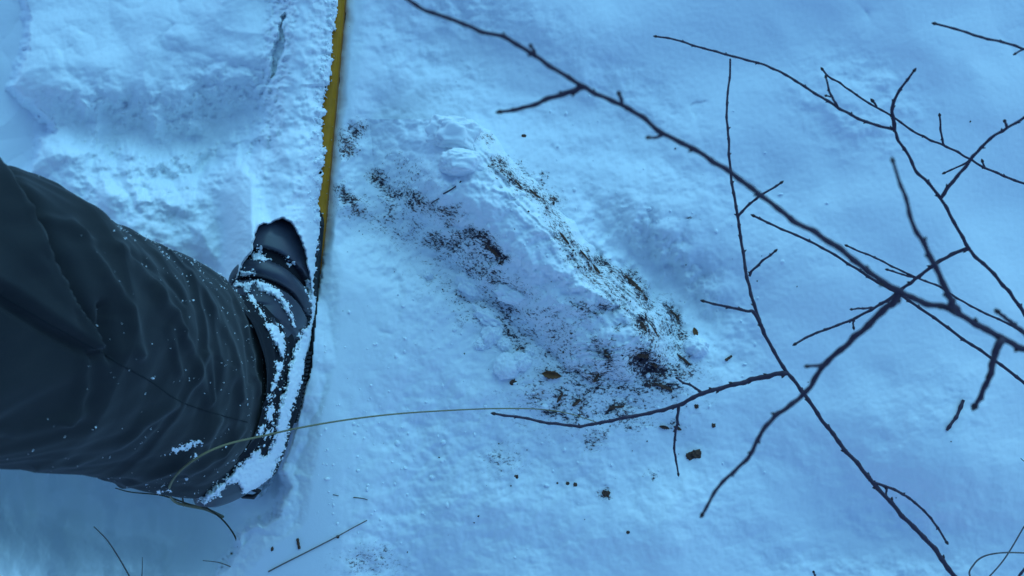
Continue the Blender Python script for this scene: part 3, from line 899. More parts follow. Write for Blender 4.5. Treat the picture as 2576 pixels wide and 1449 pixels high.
for i, (poly, th, soft, rg) in enumerate(BOOT_SNOW):
    parts.append(patch(poly, trs, th * .9, 1.9, soft, rg * 1.7, i))
V, F = merge(parts)
mesh_obj('boot_snow', V, F, m_crumb, None, attrs={}, label='clinging lumps of white snow caked on the black boot and its sole', cat='snow', kind='stuff')

# tiny irregular lumps, joined
t_ = (1 + 5 ** .5) / 2
ICO = np.array([(-1, t_, 0), (1, t_, 0), (-1, -t_, 0), (1, -t_, 0), (0, -1, t_), (0, 1, t_), (0, -1, -t_), (0, 1, -t_), (t_, 0, -1), (t_, 0, 1), (-t_, 0, -1), (-t_, 0, 1)]) / 1.9
ICOF = np.array([(0, 11, 5), (0, 5, 1), (0, 1, 7), (0, 7, 10), (0, 10, 11), (1, 5, 9), (5, 11, 4), (11, 10, 2), (10, 7, 6), (7, 1, 8), (3, 9, 4), (3, 4, 2), (3, 2, 6), (3, 6, 8), (3, 8, 9), (4, 9, 5), (2, 4, 11), (6, 2, 10), (8, 6, 7), (9, 8, 1)])
def lumps(points, sizes, seed=1, flat=1.0, jag=.35):
    g = np.random.default_rng(seed)
    V, F = [], []
    for i, (p, s) in enumerate(zip(points, sizes)):
        q = g.normal(size=(3, 3)); q, _ = np.linalg.qr(q)
        v = ICO * g.uniform(1 - jag, 1 + jag, (12, 1)) @ (q * g.uniform(.6, 1.3, (1, 3)))
        v[:, 2] *= flat
        V.append(v * s + p); F.append(ICOF + 12 * i)
    return np.concatenate(V), np.concatenate(F)

# powder crumbs on the boot round those lumps
pts, szs = [], []
g = np.random.default_rng(19)
for poly, th, soft, rg in BOOT_SNOW:
    n_ = len(poly)
    for i in range(n_):
        a, b_ = np.array(poly[i]), np.array(poly[(i + 1) % n_])
        for q in range(int(np.linalg.norm(b_ - a) / 4.5)):
            p = a + (b_ - a) * g.uniform() + g.normal(0, 4.5, 2)
            o_ = Vector((0, 0, HC)); h = boot_tree.ray_cast(o_, (Vector(P(p[0], p[1], 0)) - o_).normalized())
            if h[0] is None: continue
            s_ = .0003 + min(.0016, g.exponential(.00045))
            pts.append(np.array(h[0]) + np.array([0, 0, s_ * .3])); szs.append(s_)
V, F = lumps(pts, szs, 4)
mesh_obj('boot_powder', V, F, m_crumb, None, smooth=False, label='fine snow powder dusting the black boot round its snow lumps', cat='snow', kind='stuff')

# flecks on the trousers
pts, szs = [], []
g = np.random.default_rng(21)
while len(pts) < 3600:
    k = g.uniform()
    th = g.uniform(-1.9, 1.75)
    if k < .34: u = abs(g.normal(0, .007)) + .001
    elif k < .62: u = abs(g.normal(0, .05)) + .002
    elif k < .80: u, th = g.uniform(.02, .30), 1.15 + g.normal(0, .28)
    else: u = g.uniform(.0, .36)
    if perlin(u * 40, th * 3, 77) < -.15: continue
    p, nrm = leg_pt(u, th, .0003)
    s = min(.0014, .00016 + g.exponential(.00020))
    for q in range(int(g.integers(1, 4))):
        pts.append(p + nrm * s * .3 + g.normal(0, s * .9, 3)); szs.append(s * g.uniform(.5, 1))
V, F = lumps(pts, szs, 3)
mesh_obj('trouser_snow', V, F, m_crumb, None, smooth=False, label='fine white snow flecks scattered over the dark trouser leg', cat='snow', kind='stuff')
sp_parts = [patch(p_, [leg_tree], .0009, 1.8, 5, 10, 40 + i) for i, p_ in enumerate(([(422, 1142), (440, 1126), (462, 1120), (474, 1110), (508, 1106), (505, 1118), (470, 1132), (446, 1140)], [(480, 1150), (492, 1142), (496, 1150), (486, 1158)], [(398, 1238), (420, 1230), (428, 1234), (410, 1242)]))]
V, F = merge(sp_parts)
mesh_obj('trouser_snow', V, F, m_crumb, None, label='smeared patches of snow low on the trouser leg near the hem', cat='snow', kind='stuff')

# loose snow crumbs round the log, along the pile on the ski and on the right bank
pts, szs = [], []
for i in range(800):
    k = g.uniform()
    if k < .5: px, py = g.normal(1380, 260), g.normal(760, 230)
    elif k < .75: py = g.uniform(0, 560); px = np.interp(py, [p[1] for p in PILE], [p[0] for p in PILE]) - abs(g.normal(0, 12)) - 2
    else: px, py = g.normal(900, 160), g.normal(1150, 180)
    if px < 640 or (px < 800 and py > 560): continue
    h, nrm = ground_hit(px, py)
    if k < .75 and k >= .5 and h.z < .004: continue
    s = min(.0042, .0006 + g.exponential(.0007))
    pts.append(np.array(h) + np.array([0, 0, s * .25])); szs.append(s)
V, F = lumps(pts, szs, 5, .8, .25)
mesh_obj('snow_crumbs', V, F, m_crumb, None, smooth=True, label='loose snow crumbs scattered round the log and ski', cat='snow', kind='stuff')

# ------------------------------------------------------------------ round lumps and blocks of snow one could pick up
def ico_sphere(sub=3):
    V = [v / np.linalg.norm(v) for v in ICO]; F = [tuple(f) for f in ICOF]
    for _ in range(sub):
        mid = {}; F2 = []
        def m_(a, b_):
            k = (min(a, b_), max(a, b_))
            if k not in mid:
                v = V[a] + V[b_]; V.append(v / np.linalg.norm(v)); mid[k] = len(V) - 1
            return mid[k]
        for a, b_, c in F:
            x, y, z = m_(a, b_), m_(b_, c), m_(c, a)
            F2 += [(a, x, z), (b_, y, x), (c, z, y), (x, y, z)]
        F = F2
    return np.array(V), np.array(F)
SPH_V, SPH_F = ico_sphere(4)
def noise3(v, s, seed):
    return (perlin(v[:, 0] * s + v[:, 2] * s * .7 + 3, v[:, 1] * s - v[:, 2] * s * .6, seed) + perlin(v[:, 2] * s + 9, v[:, 0] * s * .8 - v[:, 1] * s * .5, seed + 1)) * .6
def snow_lump(px, py, rx, ry, hz, rot, label, seed, square=1.0, rough=.12, sink=.35):
    h, _ = ground_hit(px, py)
    z = h.z
    v = SPH_V.copy()
    if square != 1.0: v = np.sign(v) * np.abs(v) ** square
    r = 1 + 2.0 * rough * noise3(SPH_V, 1.6, seed) + rough * 1.5 * noise3(SPH_V, 3.7, seed + 5) + .07 * noise3(SPH_V, 12, seed + 7)
    v = v * r[:, None]
    s = S(z + hz * .5)
    c, s_ = math.cos(-R(rot)), math.sin(-R(rot))
    x, y = v[:, 0] * rx * s, v[:, 1] * ry * s
    W = np.stack([c * x - s_ * y, s_ * x + c * y, v[:, 2] * hz], 1) + P(px, py, z + hz * (1 - 2 * sink) - .003)
    mesh_obj('snow_lump', W, SPH_F, m_crumb, label=label, cat='snow lump', group='snow lumps by the log')
snow_lump(1142, 338, 62, 40, .016, 8, 'large flat topped snow block at the upper end of the log', 301, .72, .14, .45)
snow_lump(1160, 410, 56, 34, .019, 2, 'smooth oval snow block resting in front of the flat topped one', 311, .85, .10, .38)
snow_lump(1274, 921, 34, 33, .014, 0, 'largest round snowball left of the broken log end', 321, 1.0, .08, .3)
snow_lump(1311, 909, 26, 24, .011, 0, 'snowball touching the right side of the largest round snowball', 331, 1.0, .12, .3)
snow_lump(1270, 868, 19, 16, .008, 20, 'small snow lump just above the largest round snowball', 341, 1.0, .2, .3)
snow_lump(1237, 842, 24, 32, .011, 25, 'upright oval snow lump above and left of the snowballs', 351, 1.0, .16, .35)
snow_lump(1207, 866, 15, 14, .008, 0, 'little round snow lump at the left foot of the oval lump', 361, 1.0, .14, .3)
snow_lump(1333, 884, 13, 15, .009, 0, 'single small snow lump right of the snowballs on dark bark', 371, 1.0, .16, .3)
snow_lump(1752, 872, 30, 26, .014, 10, 'round snow lump at the right end of the log beside the brown leaf', 381, 1.0, .12, .3)
snow_lump(1078, 692, 12, 11, .007, 0, 'tiny round snow lump below the dark patch left of the log', 391, 1.0, .14, .3)
snow_lump(1185, 722, 42, 28, .012, 65, 'long soft snow lump on the left flank of the log', 401, .9, .22, .45)
snow_lump(1290, 740, 44, 24, .011, 25, 'broad soft snow lump high on the left flank of the log', 411, .9, .22, .45)
snow_lump(1225, 800, 40, 18, .010, 30, 'slanting soft snow lump below the long one on the left flank', 421, .9, .22, .45)

# ------------------------------------------------------------------ shrub branches
def branch_tube(p3, r0, r1, seed, node=.028, swell=.45):
    """p3 dense points; swollen, slightly crooked nodes"""
    g = np.random.default_rng(seed)
    seg = np.linalg.norm(np.diff(p3, axis=0), axis=1)
    a = np.concatenate([[0], np.cumsum(seg)]); Ltot = a[-1]
    r = r0 + (r1 - r0) * (a / Ltot) ** .9
    pos = []; x = g.uniform(.3, .8) * node
    while x < Ltot - .004:
        pos.append(x); x += node * g.uniform(.6, 1.4)
    off = np.zeros_like(p3)
    for q in pos:
        rr = np.interp(q, a, r)
        r = r + swell * rr * np.exp(-((a - q) / (.0016 + rr * .5)) ** 2)
        sh = g.normal(0, .35, 3) * rr
        off += sh * np.exp(-((a - q) / (node * .45)) ** 2)[:, None]
    return p3 + off, r, a, pos

BUD_V, BUD_F = [], []
_pr = [(0, .55), (.12, .85), (.3, 1.0), (.5, .92), (.72, .62), (.9, .25), (1.0, .02)]
for y, rr in _pr:
    for k in range(8):
        th = 2 * math.pi * k / 8
        BUD_V.append((rr * math.cos(th) * (1 + .12 * (k % 2)), rr * math.sin(th), y))
BUD_V = np.array(BUD_V); BUD_F = grid_faces(len(_pr), 8, None, True).tolist() + [list(range(8))[::-1], [48 + k for k in range(8)]]
bud_mesh = None
def bud(parent, p, d, r, ln):
    """one bud: shared mesh, turned towards d"""
    global bud_mesh
    if bud_mesh is None:
        bud_mesh = bpy.data.meshes.new('bud'); bud_mesh.from_pydata([tuple(v) for v in BUD_V], [], BUD_F); bud_mesh.materials.append(m_bud)
        bud_mesh.polygons.foreach_set('use_smooth', np.full(len(bud_mesh.polygons), True))
    o = bpy.data.objects.new('bud', bud_mesh); col.objects.link(o)
    o.parent = parent
    o.location = Vector(p) - wloc(parent)
    o.rotation_euler = Vector(d).to_track_quat('Z', 'Y').to_euler()
    o.scale = (r, r, ln)
    return o

seed_b = [500]
def make_twig(name, pts, w0, w1, parent, tail=None, tip_bud=True, node=26, sides=9, side_buds=.45, **kw):
    """pts: (px, py, z); w0/w1: thickness in picture pixels at base and tip; tail: extra base points outside the picture"""
    seed_b[0] += 1
    g = np.random.default_rng(seed_b[0])
    P3 = [P(*p) for p in pts]
    zb, zt = pts[0][2], pts[-1][2]
    r0, r1 = .92 * w0 / 2 * S(zb), .88 * w1 / 2 * S(zt)
    n0 = 0
    C = catmull(P3, 16)
    if tail:
        out = C[0] + (C[0] - C[3]) / np.linalg.norm(C[0] - C[3]) * .03
        C = np.concatenate([catmull([np.array(t, float) for t in tail] + [out], 10), C])
    # even spacing
    seg = np.linalg.norm(np.diff(C, axis=0), axis=1); a = np.concatenate([[0], np.cumsum(seg)])
    ds = 2.2 * S((zb + zt) / 2) * (1.6 if tail else 1.0)
    m = max(8, int(a[-1] / ds)); q = np.linspace(0, a[-1], m)
    C = np.stack([np.interp(q, a, C[:, k]) for k in range(3)], 1)
    rb = r0 * (1.5 if tail else 1.0)
    nodew = node * S((zb + zt) / 2)
    C2, r, a, pos = branch_tube(C, rb, r1, seed_b[0], nodew, .24)
    V, F = tube(C2, r, sides)
    o = mesh_obj(name, V, F, m_twig, parent, **kw)
    tan = np.gradient(C2, axis=0); tan /= np.linalg.norm(tan, axis=1)[:, None]
    side = 1
    for x in pos:
        if g.uniform() > side_buds: continue
        i = int(np.clip(np.interp(x, a, np.arange(len(a))), 1, len(a) - 2))
        s_ = np.cross(tan[i], [0, 0, 1]); s_ /= np.linalg.norm(s_); side = -side
        d = s_ * side * g.uniform(.5, .9) + tan[i] * g.uniform(.5, 1.0) + np.array([0, 0, g.uniform(-.3, .4)])
        d /= np.linalg.norm(d)
        rr = r[i]
        bud(o, C2[i] + d * rr * .4, d, max(.55 * rr, .0005), max(1.7 * rr, .0016) * g.uniform(.8, 1.4))
    if tip_bud:
        bud(o, C2[-1] - tan[-1] * r[-1] * .6, tan[-1], r[-1] * 1.55, max(r[-1] * 5, .003))
    return o

def branch(label, main, w0, w1, tail, twigs, node=30, tip=True):
    base = tail[0]
    root = empty('shrub_branch', tuple(base), label, 'branch', 'bare shrub branches over the snow')
    st = make_twig('main_stem', main, w0, w1, root, tail, tip, node)
    for tw in twigs:
        pts, a, b_ = tw[:3]
        par = make_twig('side_twig', pts, a, b_, st if len(tw) > 4 and tw[4] == 'st' else root, None, True, node * .8)
        if len(tw) > 3 and tw[3]:
            for pts2, a2, b2 in tw[3]:
                make_twig('spur', pts2, a2, b2, par, None, True, node * .6)
    return root

# A: the thick one close to the lens
zA = .60
branch('thick blurred branch crossing diagonally in front of everything from top centre to right edge',
       [(2590, 880, zA), (2520, 850, zA), (2400, 785, zA), (2262, 735, zA), (2130, 640, zA), (2010, 562, zA), (1900, 480, zA), (1780, 395, zA), (1670, 335, zA), (1570, 268, zA), (1455, 212, zA + .005), (1345, 138, zA + .01), (1270, 98, zA + .01), (1190, 68, zA + .012), (1130, 45, zA + .015), (1070, 28, zA + .015), (1018, -6, zA + .018)],
       31, 10.5, [(1.15, -.30, -.03), (.95, -.24, .22), (.62, -.13, .46), (.38, -.055, .57)],
       [([(1460, 214, zA + .005), (1445, 224, zA + .004), (1390, 246, zA), (1335, 266, zA - .005), (1300, 276, zA - .01), (1262, 281, zA - .012)], 15, 9),
        ([(2412, 790, zA), (2385, 735, zA + .01), (2350, 665, zA + .012), (2322, 610, zA + .015), (2295, 560, zA + .018), (2280, 500, zA + .02), (2262, 455, zA + .02), (2247, 408, zA + .02)], 18, 8),
        ([(2268, 738, zA), (2220, 780, zA - .01), (2150, 852, zA - .02), (2075, 915, zA - .03), (2030, 985, zA - .035), (1930, 1070, zA - .04), (1880, 1150, zA - .045), (1810, 1222, zA - .05), (1768, 1292, zA - .055)], 19, 8,
         [([(2082, 910, zA - .03), (2060, 918, zA - .03), (2034, 921, zA - .028)], 10, 8)]),
        ([(2528, 852, zA), (2508, 880, zA), (2490, 945, zA - .01), (2470, 985, zA - .015), (2454, 1018, zA - .02)], 18, 12),
        ([(1345, 140, zA + .01), (1341, 128, zA + .014), (1336, 117, zA + .018)], 8, 8), ([(1566, 266, zA), (1562, 252, zA + .004), (1558, 238, zA + .008)], 9, 9),
        ([(1665, 340, zA), (1650, 346, zA), (1634, 346, zA + .002)], 10, 8),
        ], 46, False)
# H: blurred twig end at right edge
branch('short blurred twig end poking in at the right edge above the thick branch',
       [(2600, 868, .58), (2576, 838, .58), (2546, 812, .585), (2528, 800, .588), (2512, 786, .59)], 15, 10, [(1.1, -.36, -.03), (.9, -.30, .2), (.6, -.17, .44), (.36, -.07, .56)], [], 18)
# B: the tall branch in the middle
zB = .27
branch('sharp dark branch rising from bottom right, forking left towards the log end',
       [(2402, 1452, zB), (2340, 1370, zB), (2265, 1290, zB), (2190, 1208, zB), (2130, 1135, zB), (2070, 1062, zB), (2025, 990, zB), (1978, 935, zB), (1945, 880, zB), (1915, 820, zB), (1893, 750, zB), (1880, 690, zB - .005), (1866, 620, zB - .01), (1857, 545, zB - .01), (1848, 495, zB - .012), (1838, 440, zB - .015), (1835, 380, zB - .015), (1829, 312, zB - .02), (1830, 240, zB - .025), (1836, 190, zB - .03), (1837, 148, zB - .03)],
       17, 5.5, [(.62, -.95, -.06), (.58, -.80, .06), (.50, -.62, .18), (.42, -.46, .25)],
       [([(1980, 936, zB), (1960, 938, zB), (1900, 955, zB - .01), (1835, 970, zB - .015), (1768, 989, zB - .02), (1705, 1018, zB - .03), (1620, 1042, zB - .04), (1550, 1055, zB - .045), (1470, 1070, zB - .05), (1390, 1066, zB - .055), (1320, 1052, zB - .06), (1280, 1046, zB - .06), (1246, 1041, zB - .06)], 13, 6.5,
         [([(1768, 989, zB - .02), (1745, 973, zB - .03), (1720, 962, zB - .04), (1704, 952, zB - .05)], 7, 5), ([(1708, 1017, zB - .03), (1705, 1050, zB - .035), (1700, 1085, zB - .04), (1696, 1130, zB - .045), (1702, 1165, zB - .05), (1706, 1190, zB - .05)], 8, 5)]),
        ([(1925, 845, zB), (1912, 815, zB + .004), (1896, 786, zB + .008), (1880, 783, zB + .008), (1840, 774, zB), (1800, 765, zB - .008), (1772, 758, zB - .012)], 10, 6),
        ([(1886, 694, zB), (1893, 680, zB + .005), (1915, 660, zB + .012), (1935, 643, zB + .018), (1948, 633, zB + .02)], 7, 5.5),
        ([(1857, 545, zB - .01), (1865, 533, zB - .006), (1890, 510, zB), (1925, 485, zB + .008), (1950, 470, zB + .012), (1963, 461, zB + .014)], 7, 5.5),
        ([(2186, 1206, zB), (2205, 1215, zB), (2250, 1232, zB - .004), (2290, 1255, zB - .01), (2330, 1292, zB - .014), (2360, 1330, zB - .018), (2380, 1362, zB - .02)], 8, 6,
         [([(2232, 1224, zB), (2230, 1234, zB), (2229, 1244, zB)], 5, 5)]),
        ], 34, False)
# C: upper right branch with long arm
zC = .33
branch('forked branch at upper right sending a long thin arm left across the top',
       [(2600, 818, zC), (2560, 765, zC), (2500, 690, zC), (2440, 628, zC), (2400, 560, zC), (2366, 500, zC), (2330, 455, zC), (2304, 430, zC), (2285, 390, zC), (2262, 355, zC), (2250, 328, zC), (2215, 318, zC), (2160, 298, zC), (2100, 264, zC), (2040, 228, zC - .005), (1985, 192, zC - .01), (1930, 165, zC - .015), (1880, 150, zC - .02), (1836, 140, zC - .02), (1780, 125, zC - .025), (1725, 108, zC - .03), (1690, 98, zC - .03), (1652, 92, zC - .03)],
       15, 5, [(1.3, -.55, -.05), (1.1, -.42, .12), (.80, -.24, .28), (.55, -.11, .32)],
       [([(2250, 330, zC), (2247, 305, zC + .004), (2244, 276, zC + .008), (2256, 240, zC + .016), (2275, 210, zC + .022), (2298, 180, zC + .03)], 10, 6),
        ([(2440, 626, zC), (2415, 632, zC - .005), (2370, 655, zC - .01), (2310, 695, zC - .02), (2262, 732, zC - .03), (2215, 765, zC - .04), (2150, 800, zC - .05), (2090, 825, zC - .055), (2040, 843, zC - .06), (2003, 864, zC - .06)], 10, 6,
         [([(2195, 775, zC - .04), (2170, 776, zC - .035), (2144, 778, zC - .03)], 6, 5), ([(2150, 800, zC - .05), (2146, 812, zC - .05), (2147, 822, zC - .05)], 5, 5)]),
        ([(2366, 500, zC), (2378, 480, zC + .004), (2410, 440, zC + .01), (2445, 400, zC + .016), (2490, 350, zC + .024), (2535, 320, zC + .03), (2600, 285, zC + .035)], 9, 7,
         [([(2532, 320, zC + .03), (2531, 314, zC + .032), (2528, 306, zC + .035)], 6, 6)]),
        ([(2108, 270, zC), (2098, 255, zC + .004), (2090, 240, zC + .008), (2084, 218, zC + .012), (2078, 196, zC + .016)], 6, 5, [([(2092, 244, zC + .008), (2084, 242, zC + .01), (2079, 241, zC + .012)], 5, 5)]),
        ], 32, True)
# D
zD = .22
branch('long thin branch slanting behind the fork at upper right to the right edge',
       [(2600, 470, zD), (2575, 462, zD), (2500, 432, zD), (2445, 405, zD), (2380, 368, zD), (2310, 338, zD), (2240, 290, zD), (2190, 262, zD), (2140, 230, zD), (2105, 205, zD), (2082, 190, zD), (2070, 176, zD)],
       9, 5, [(1.4, -.10, -.05), (1.2, -.02, .1), (.9, .06, .2), (.65, .115, .22)],
       [([(2384, 370, zD), (2374, 360, zD + .004), (2368, 335, zD + .01), (2366, 310, zD + .014), (2364, 292, zD + .018)], 5.5, 5), ([(2440, 402, zD), (2425, 412, zD - .004), (2400, 424, zD - .008), (2378, 434, zD - .01)], 5, 5),
        ([(2206, 270, zD), (2202, 262, zD), (2197, 256, zD)], 5, 6), ([(2478, 422, zD), (2474, 414, zD), (2472, 408, zD)], 5, 5)], 30)
# E
zE = .17
branch('thin branch starting under the thick blurred one and slanting to the lower right edge',
       [(2600, 985, zE), (2576, 962, zE), (2500, 905, zE), (2430, 858, zE), (2350, 800, zE), (2265, 742, zE), (2200, 705, zE), (2130, 660, zE), (2060, 618, zE), (2000, 590, zE - .004), (1950, 568, zE - .008), (1898, 544, zE - .01)],
       11, 6, [(1.2, -.8, -.06), (1.05, -.6, .04), (.85, -.37, .13), (.66, -.2, .165)], [], 34)
# F
zF = .20
branch('thinnest branch running between the thick blurred branch and the right fork',
       [(2600, 855, zF), (2560, 828, zF), (2500, 798, zF), (2430, 762, zF), (2370, 725, zF), (2310, 700, zF), (2250, 672, zF), (2195, 645, zF), (2160, 632, zF), (2132, 619, zF)],
       8, 5, [(1.3, -.6, -.05), (1.1, -.42, .08), (.85, -.22, .17), (.64, -.11, .195)],
       [([(2310, 700, zF), (2280, 692, zF), (2256, 686, zF + .002), (2234, 679, zF + .004)], 5, 5)], 30)
# G
zG = .40
branch('lone twig entering at the top right corner',
       [(2610, 132, zG), (2576, 124, zG), (2520, 105, zG), (2470, 95, zG), (2420, 78, zG), (2385, 68, zG), (2354, 60, zG)], 8, 6, [(1.3, .25, -.05), (1.1, .26, .15), (.8, .25, .34), (.52, .225, .4)],
       [([(2576, 124, zG), (2566, 128, zG), (2556, 134, zG)], 5, 5)], 26)
# twig tips at the bottom edge
branch('tip of a twig just showing at the bottom edge right of centre', [(2052, 1465, .24), (2050, 1450, .245), (2047, 1440, .25)], 6, 5, [(.27, -.75, -.05), (.28, -.6, .1), (.275, -.42, .23)], [], 14)
branch('small twig showing at the bottom right corner', [(2590, 1420, .3), (2570, 1440, .3), (2555, 1462, .3)], 9, 6, [(.75, -.5, -.05), (.62, -.32, .2)], [], 16)

# ------------------------------------------------------------------ things lying on the snow
def rest_tube(name, pts, w0, w1, mat, label, cat, group=None, lift=.5, node=None, sides=7):
    P3 = []
    for a, b_ in pts:
        h, _ = ground_hit(a, b_)
        P3.append(np.array(h) + np.array([0, 0, w0 * .5 * S(0) * lift]))
    C = catmull(P3, 10)
    r = np.linspace(w0, w1, len(C)) / 2 * S(0)
    if node: r = r * (1 + node * np.abs(np.sin(np.linspace(0, 9, len(C)))) ** 6)
    V, F = tube(C, r, sides)
    return mesh_obj(name, V, F, mat, label=label, cat=cat, group=group)
rest_tube('fallen_twig', [(2422, 1006), (2412, 1030), (2404, 1048), (2392, 1064), (2380, 1082)], 7, 6, m_twig, 'short broken twig lying alone on the snow at lower right', 'twig', 'twig bits lying on the snow', .9, .5)
rest_tube('fallen_twig', [(1115, 488), (1130, 480), (1145, 470), (1160, 456)], 3.5, 3, m_twig, 'thin twig fragment lying below the oval snow block', 'twig', 'twig bits lying on the snow', .9)
rest_tube('fallen_twig', [(1085, 512), (1095, 505), (1104, 500)], 3, 2.5, m_twig, 'tiny twig fragment at the dark patch left of the log', 'twig', 'twig bits lying on the snow', .9)
rest_tube('fallen_twig', [(749, 1354), (751, 1366), (754, 1380)], 6, 6, m_bark, 'stubby dark twig piece left of the grey grass stalk', 'twig', 'twig bits lying on the snow', .8, .3)
rest_tube('fallen_twig', [(1825, 906), (1833, 900), (1840, 895)], 7, 5, m_bark, 'stubby dark twig piece on clean snow right of the log', 'twig', 'twig bits lying on the snow', .8, .3)
rest_tube('pine_needle', [(889, 1251), (910, 1253), (925, 1257)], 2.4, 1.5, m_dgrass, 'straight dark needle lying on the snow below the boot heel', 'needle', 'needles on the snow', 1.0)
rest_tube('pine_needle', [(838, 1244), (852, 1247)], 2, 1.2, m_dgrass, 'faint short needle left of the longer dark needle', 'needle', 'needles on the snow', 1.0)

def chip(px, py, r, label, name='bark_chip', mat=None, seed=0, cat='bark chip', flat=.32, rx=1.0, rot=0, group='bark chips on the snow'):
    h, nrm = ground_hit(px, py)
    s = S(h.z)
    v, f = SPH_V, SPH_F
    g_ = 1 + .35 * noise3(SPH_V, 1.9, 700 + seed) + .2 * noise3(SPH_V, 5, 720 + seed)
    w = np.sign(SPH_V) * np.abs(SPH_V) ** .7 * (g_ * np.random.default_rng(seed + 900).uniform(.72, 1.2, len(SPH_V)))[:, None] * np.array([r * rx, r, r * flat]) * s
    c, s_ = math.cos(-R(rot)), math.sin(-R(rot))
    w = np.stack([c * w[:, 0] - s_ * w[:, 1], s_ * w[:, 0] + c * w[:, 1], w[:, 2]], 1)
    mesh_obj(name, w + np.array(h) + np.array([0, 0, r * flat * s * .35]), f, mat or m_bark, smooth=False, label=label, cat=cat, group=group)
SPH_V4, SPH_F4 = SPH_V, SPH_F
SPH_V, SPH_F = ico_sphere(2)
chip(1753, 1142, 11, 'right half of the brown bark chip pair lying below the forked twig', seed=1, rx=1.05)
chip(1737, 1147, 9, 'left half of the brown bark chip pair lying below the forked twig', seed=2, rx=1.3, rot=-20)
chip(1290, 962, 6, 'small dark bark chip below the largest round snowball', seed=3, rx=1.4, rot=-30)
chip(1752, 1022, 5, 'small dark chip under the forked twig right of the log end', seed=4)
chip(1795, 1070, 5, 'lone small dark chip right of the hanging twig', seed=5)
chip(1428, 1216, 4, 'left chip of the pair of specks in lower centre', seed=6)
chip(1447, 1219, 5, 'right chip of the pair of specks in lower centre', seed=7)
chip(1297, 1199, 5, 'dark chip on the snow left of the pair of specks in lower centre', seed=8, rx=1.4)
chip(1525, 1242, 8, 'crumbly dark clump on the snow at bottom centre', seed=9, rx=1.1)
chip(685, 1381, 5, 'dark chip at the lower end of the grey grass stalk', seed=10, rx=.7)
chip(1318, 342, 4, 'small dark chip above the upper end of the log', seed=11, rx=1.4)
chip(1580, 1339, 4, 'lone dark speck at the bottom edge right of centre', seed=12)
chip(850, 1350, 4, 'dark chip stuck to the grey grass stalk', seed=13)
chip(1402, 1215, 2.4, 'tiniest speck left of the pair in lower centre', seed=14)

# curled dead leaves
def leaf(px, py, L, W, rot, label, mat, seed, curl=.35):
    h, nrm = ground_hit(px, py)
    s = S(h.z); nl, nw = 16, 9
    V = []
    for i in range(nl):
        u = i / (nl - 1)
        w = W * math.sin(math.pi * min(1, u * .96 + .02)) ** .7 * (1 + .12 * math.sin(i * 2.1 + seed))
        for j in range(nw):
            q = (j / (nw - 1) - .5) * 2
            x, y = (u - .5) * L, q * w / 2
            z = curl * W * (q * q) * .6 + .12 * L * (u - .5) ** 2 * 2 + .04 * W * math.sin(7 * u + 3 * q + seed)
            V.append((x, y, z))
    V = np.array(V) * s
    c, s_ = math.cos(-R(rot)), math.sin(-R(rot))
    V = np.stack([c * V[:, 0] - s_ * V[:, 1], s_ * V[:, 0] + c * V[:, 1], V[:, 2]], 1) + np.array(h) + np.array([0, 0, .0015])
    o = mesh_obj('dead_leaf', V, grid_faces(nl, nw), mat, label=label, cat='leaf', group='dead leaves by the log')
    m = o.modifiers.new('thick', 'SOLIDIFY'); m.thickness = .0005
leaf(1748, 835, 24, 13, 70, 'small brown leaf standing at the right end of the log', m_leaf, 1)
leaf(1387, 942, 48, 20, 8, 'curled brown leaf rimmed with snow at the lower left of the log end', m_leaf, 2, .5)
leaf(1670, 1074, 26, 9, 12, 'left dark leaf scrap crossed by the hanging twig', m_bark, 3, .5)
leaf(1703, 1076, 22, 9, 25, 'right dark leaf scrap crossed by the hanging twig', m_bark, 4, .5)

# bark flakes still standing on the log
def flake(px, py, L, W, rot, seed, lift=.002):
    h, nrm = ground_hit(px, py)
    s = S(h.z); nl, nw = 9, 4
    gg = np.random.default_rng(seed)
    V = []
    for i in range(nl):
        u = i / (nl - 1)
        for j in range(nw):
            q = j / (nw - 1) - .5
            w = W * (1 - .5 * abs(2 * u - 1) ** 2) * (1 + gg.uniform(-.25, .25))
            V.append(((u - .5) * L, q * w, .25 * W * (.25 - q * q) + gg.uniform(-.1, .1) * W))
    V = np.array(V) * s
    c, s_ = math.cos(-R(rot)), math.sin(-R(rot))
    V = np.stack([c * V[:, 0] - s_ * V[:, 1], s_ * V[:, 0] + c * V[:, 1], V[:, 2]], 1) + np.array(h) + np.array([0, 0, lift])
    return mesh_obj('bark_flake', V, grid_faces(nl, nw), m_bark, log, smooth=False)
for i, (a, b_, L_, W_, ro) in enumerate([(1605, 728, 70, 11, 50), (1580, 702, 50, 7, 40), (1618, 822, 30, 10, 62), (1495, 672, 40, 7, 48), (1420, 600, 36, 6, 52), (1300, 460, 34, 6, 45), (1345, 488, 34, 6, 38),
                                         (1697, 792, 38, 7, 42), (1720, 905, 40, 7, 38), (1615, 892, 34, 16, 15), (1668, 972, 48, 8, 20), (1640, 915, 30, 9, 35), (1500, 950, 26, 8, -60), (1525, 890, 26, 6, 60),
                                         (1408, 1000, 28, 7, -60), (1450, 1012, 26, 10, -40), (1540, 1026, 60, 8, -10), (1242, 632, 40, 11, 48), (1645, 830, 40, 4, 58), (1470, 642, 34, 5, 50)]):
    flake(a, b_, L_, W_, ro, i)

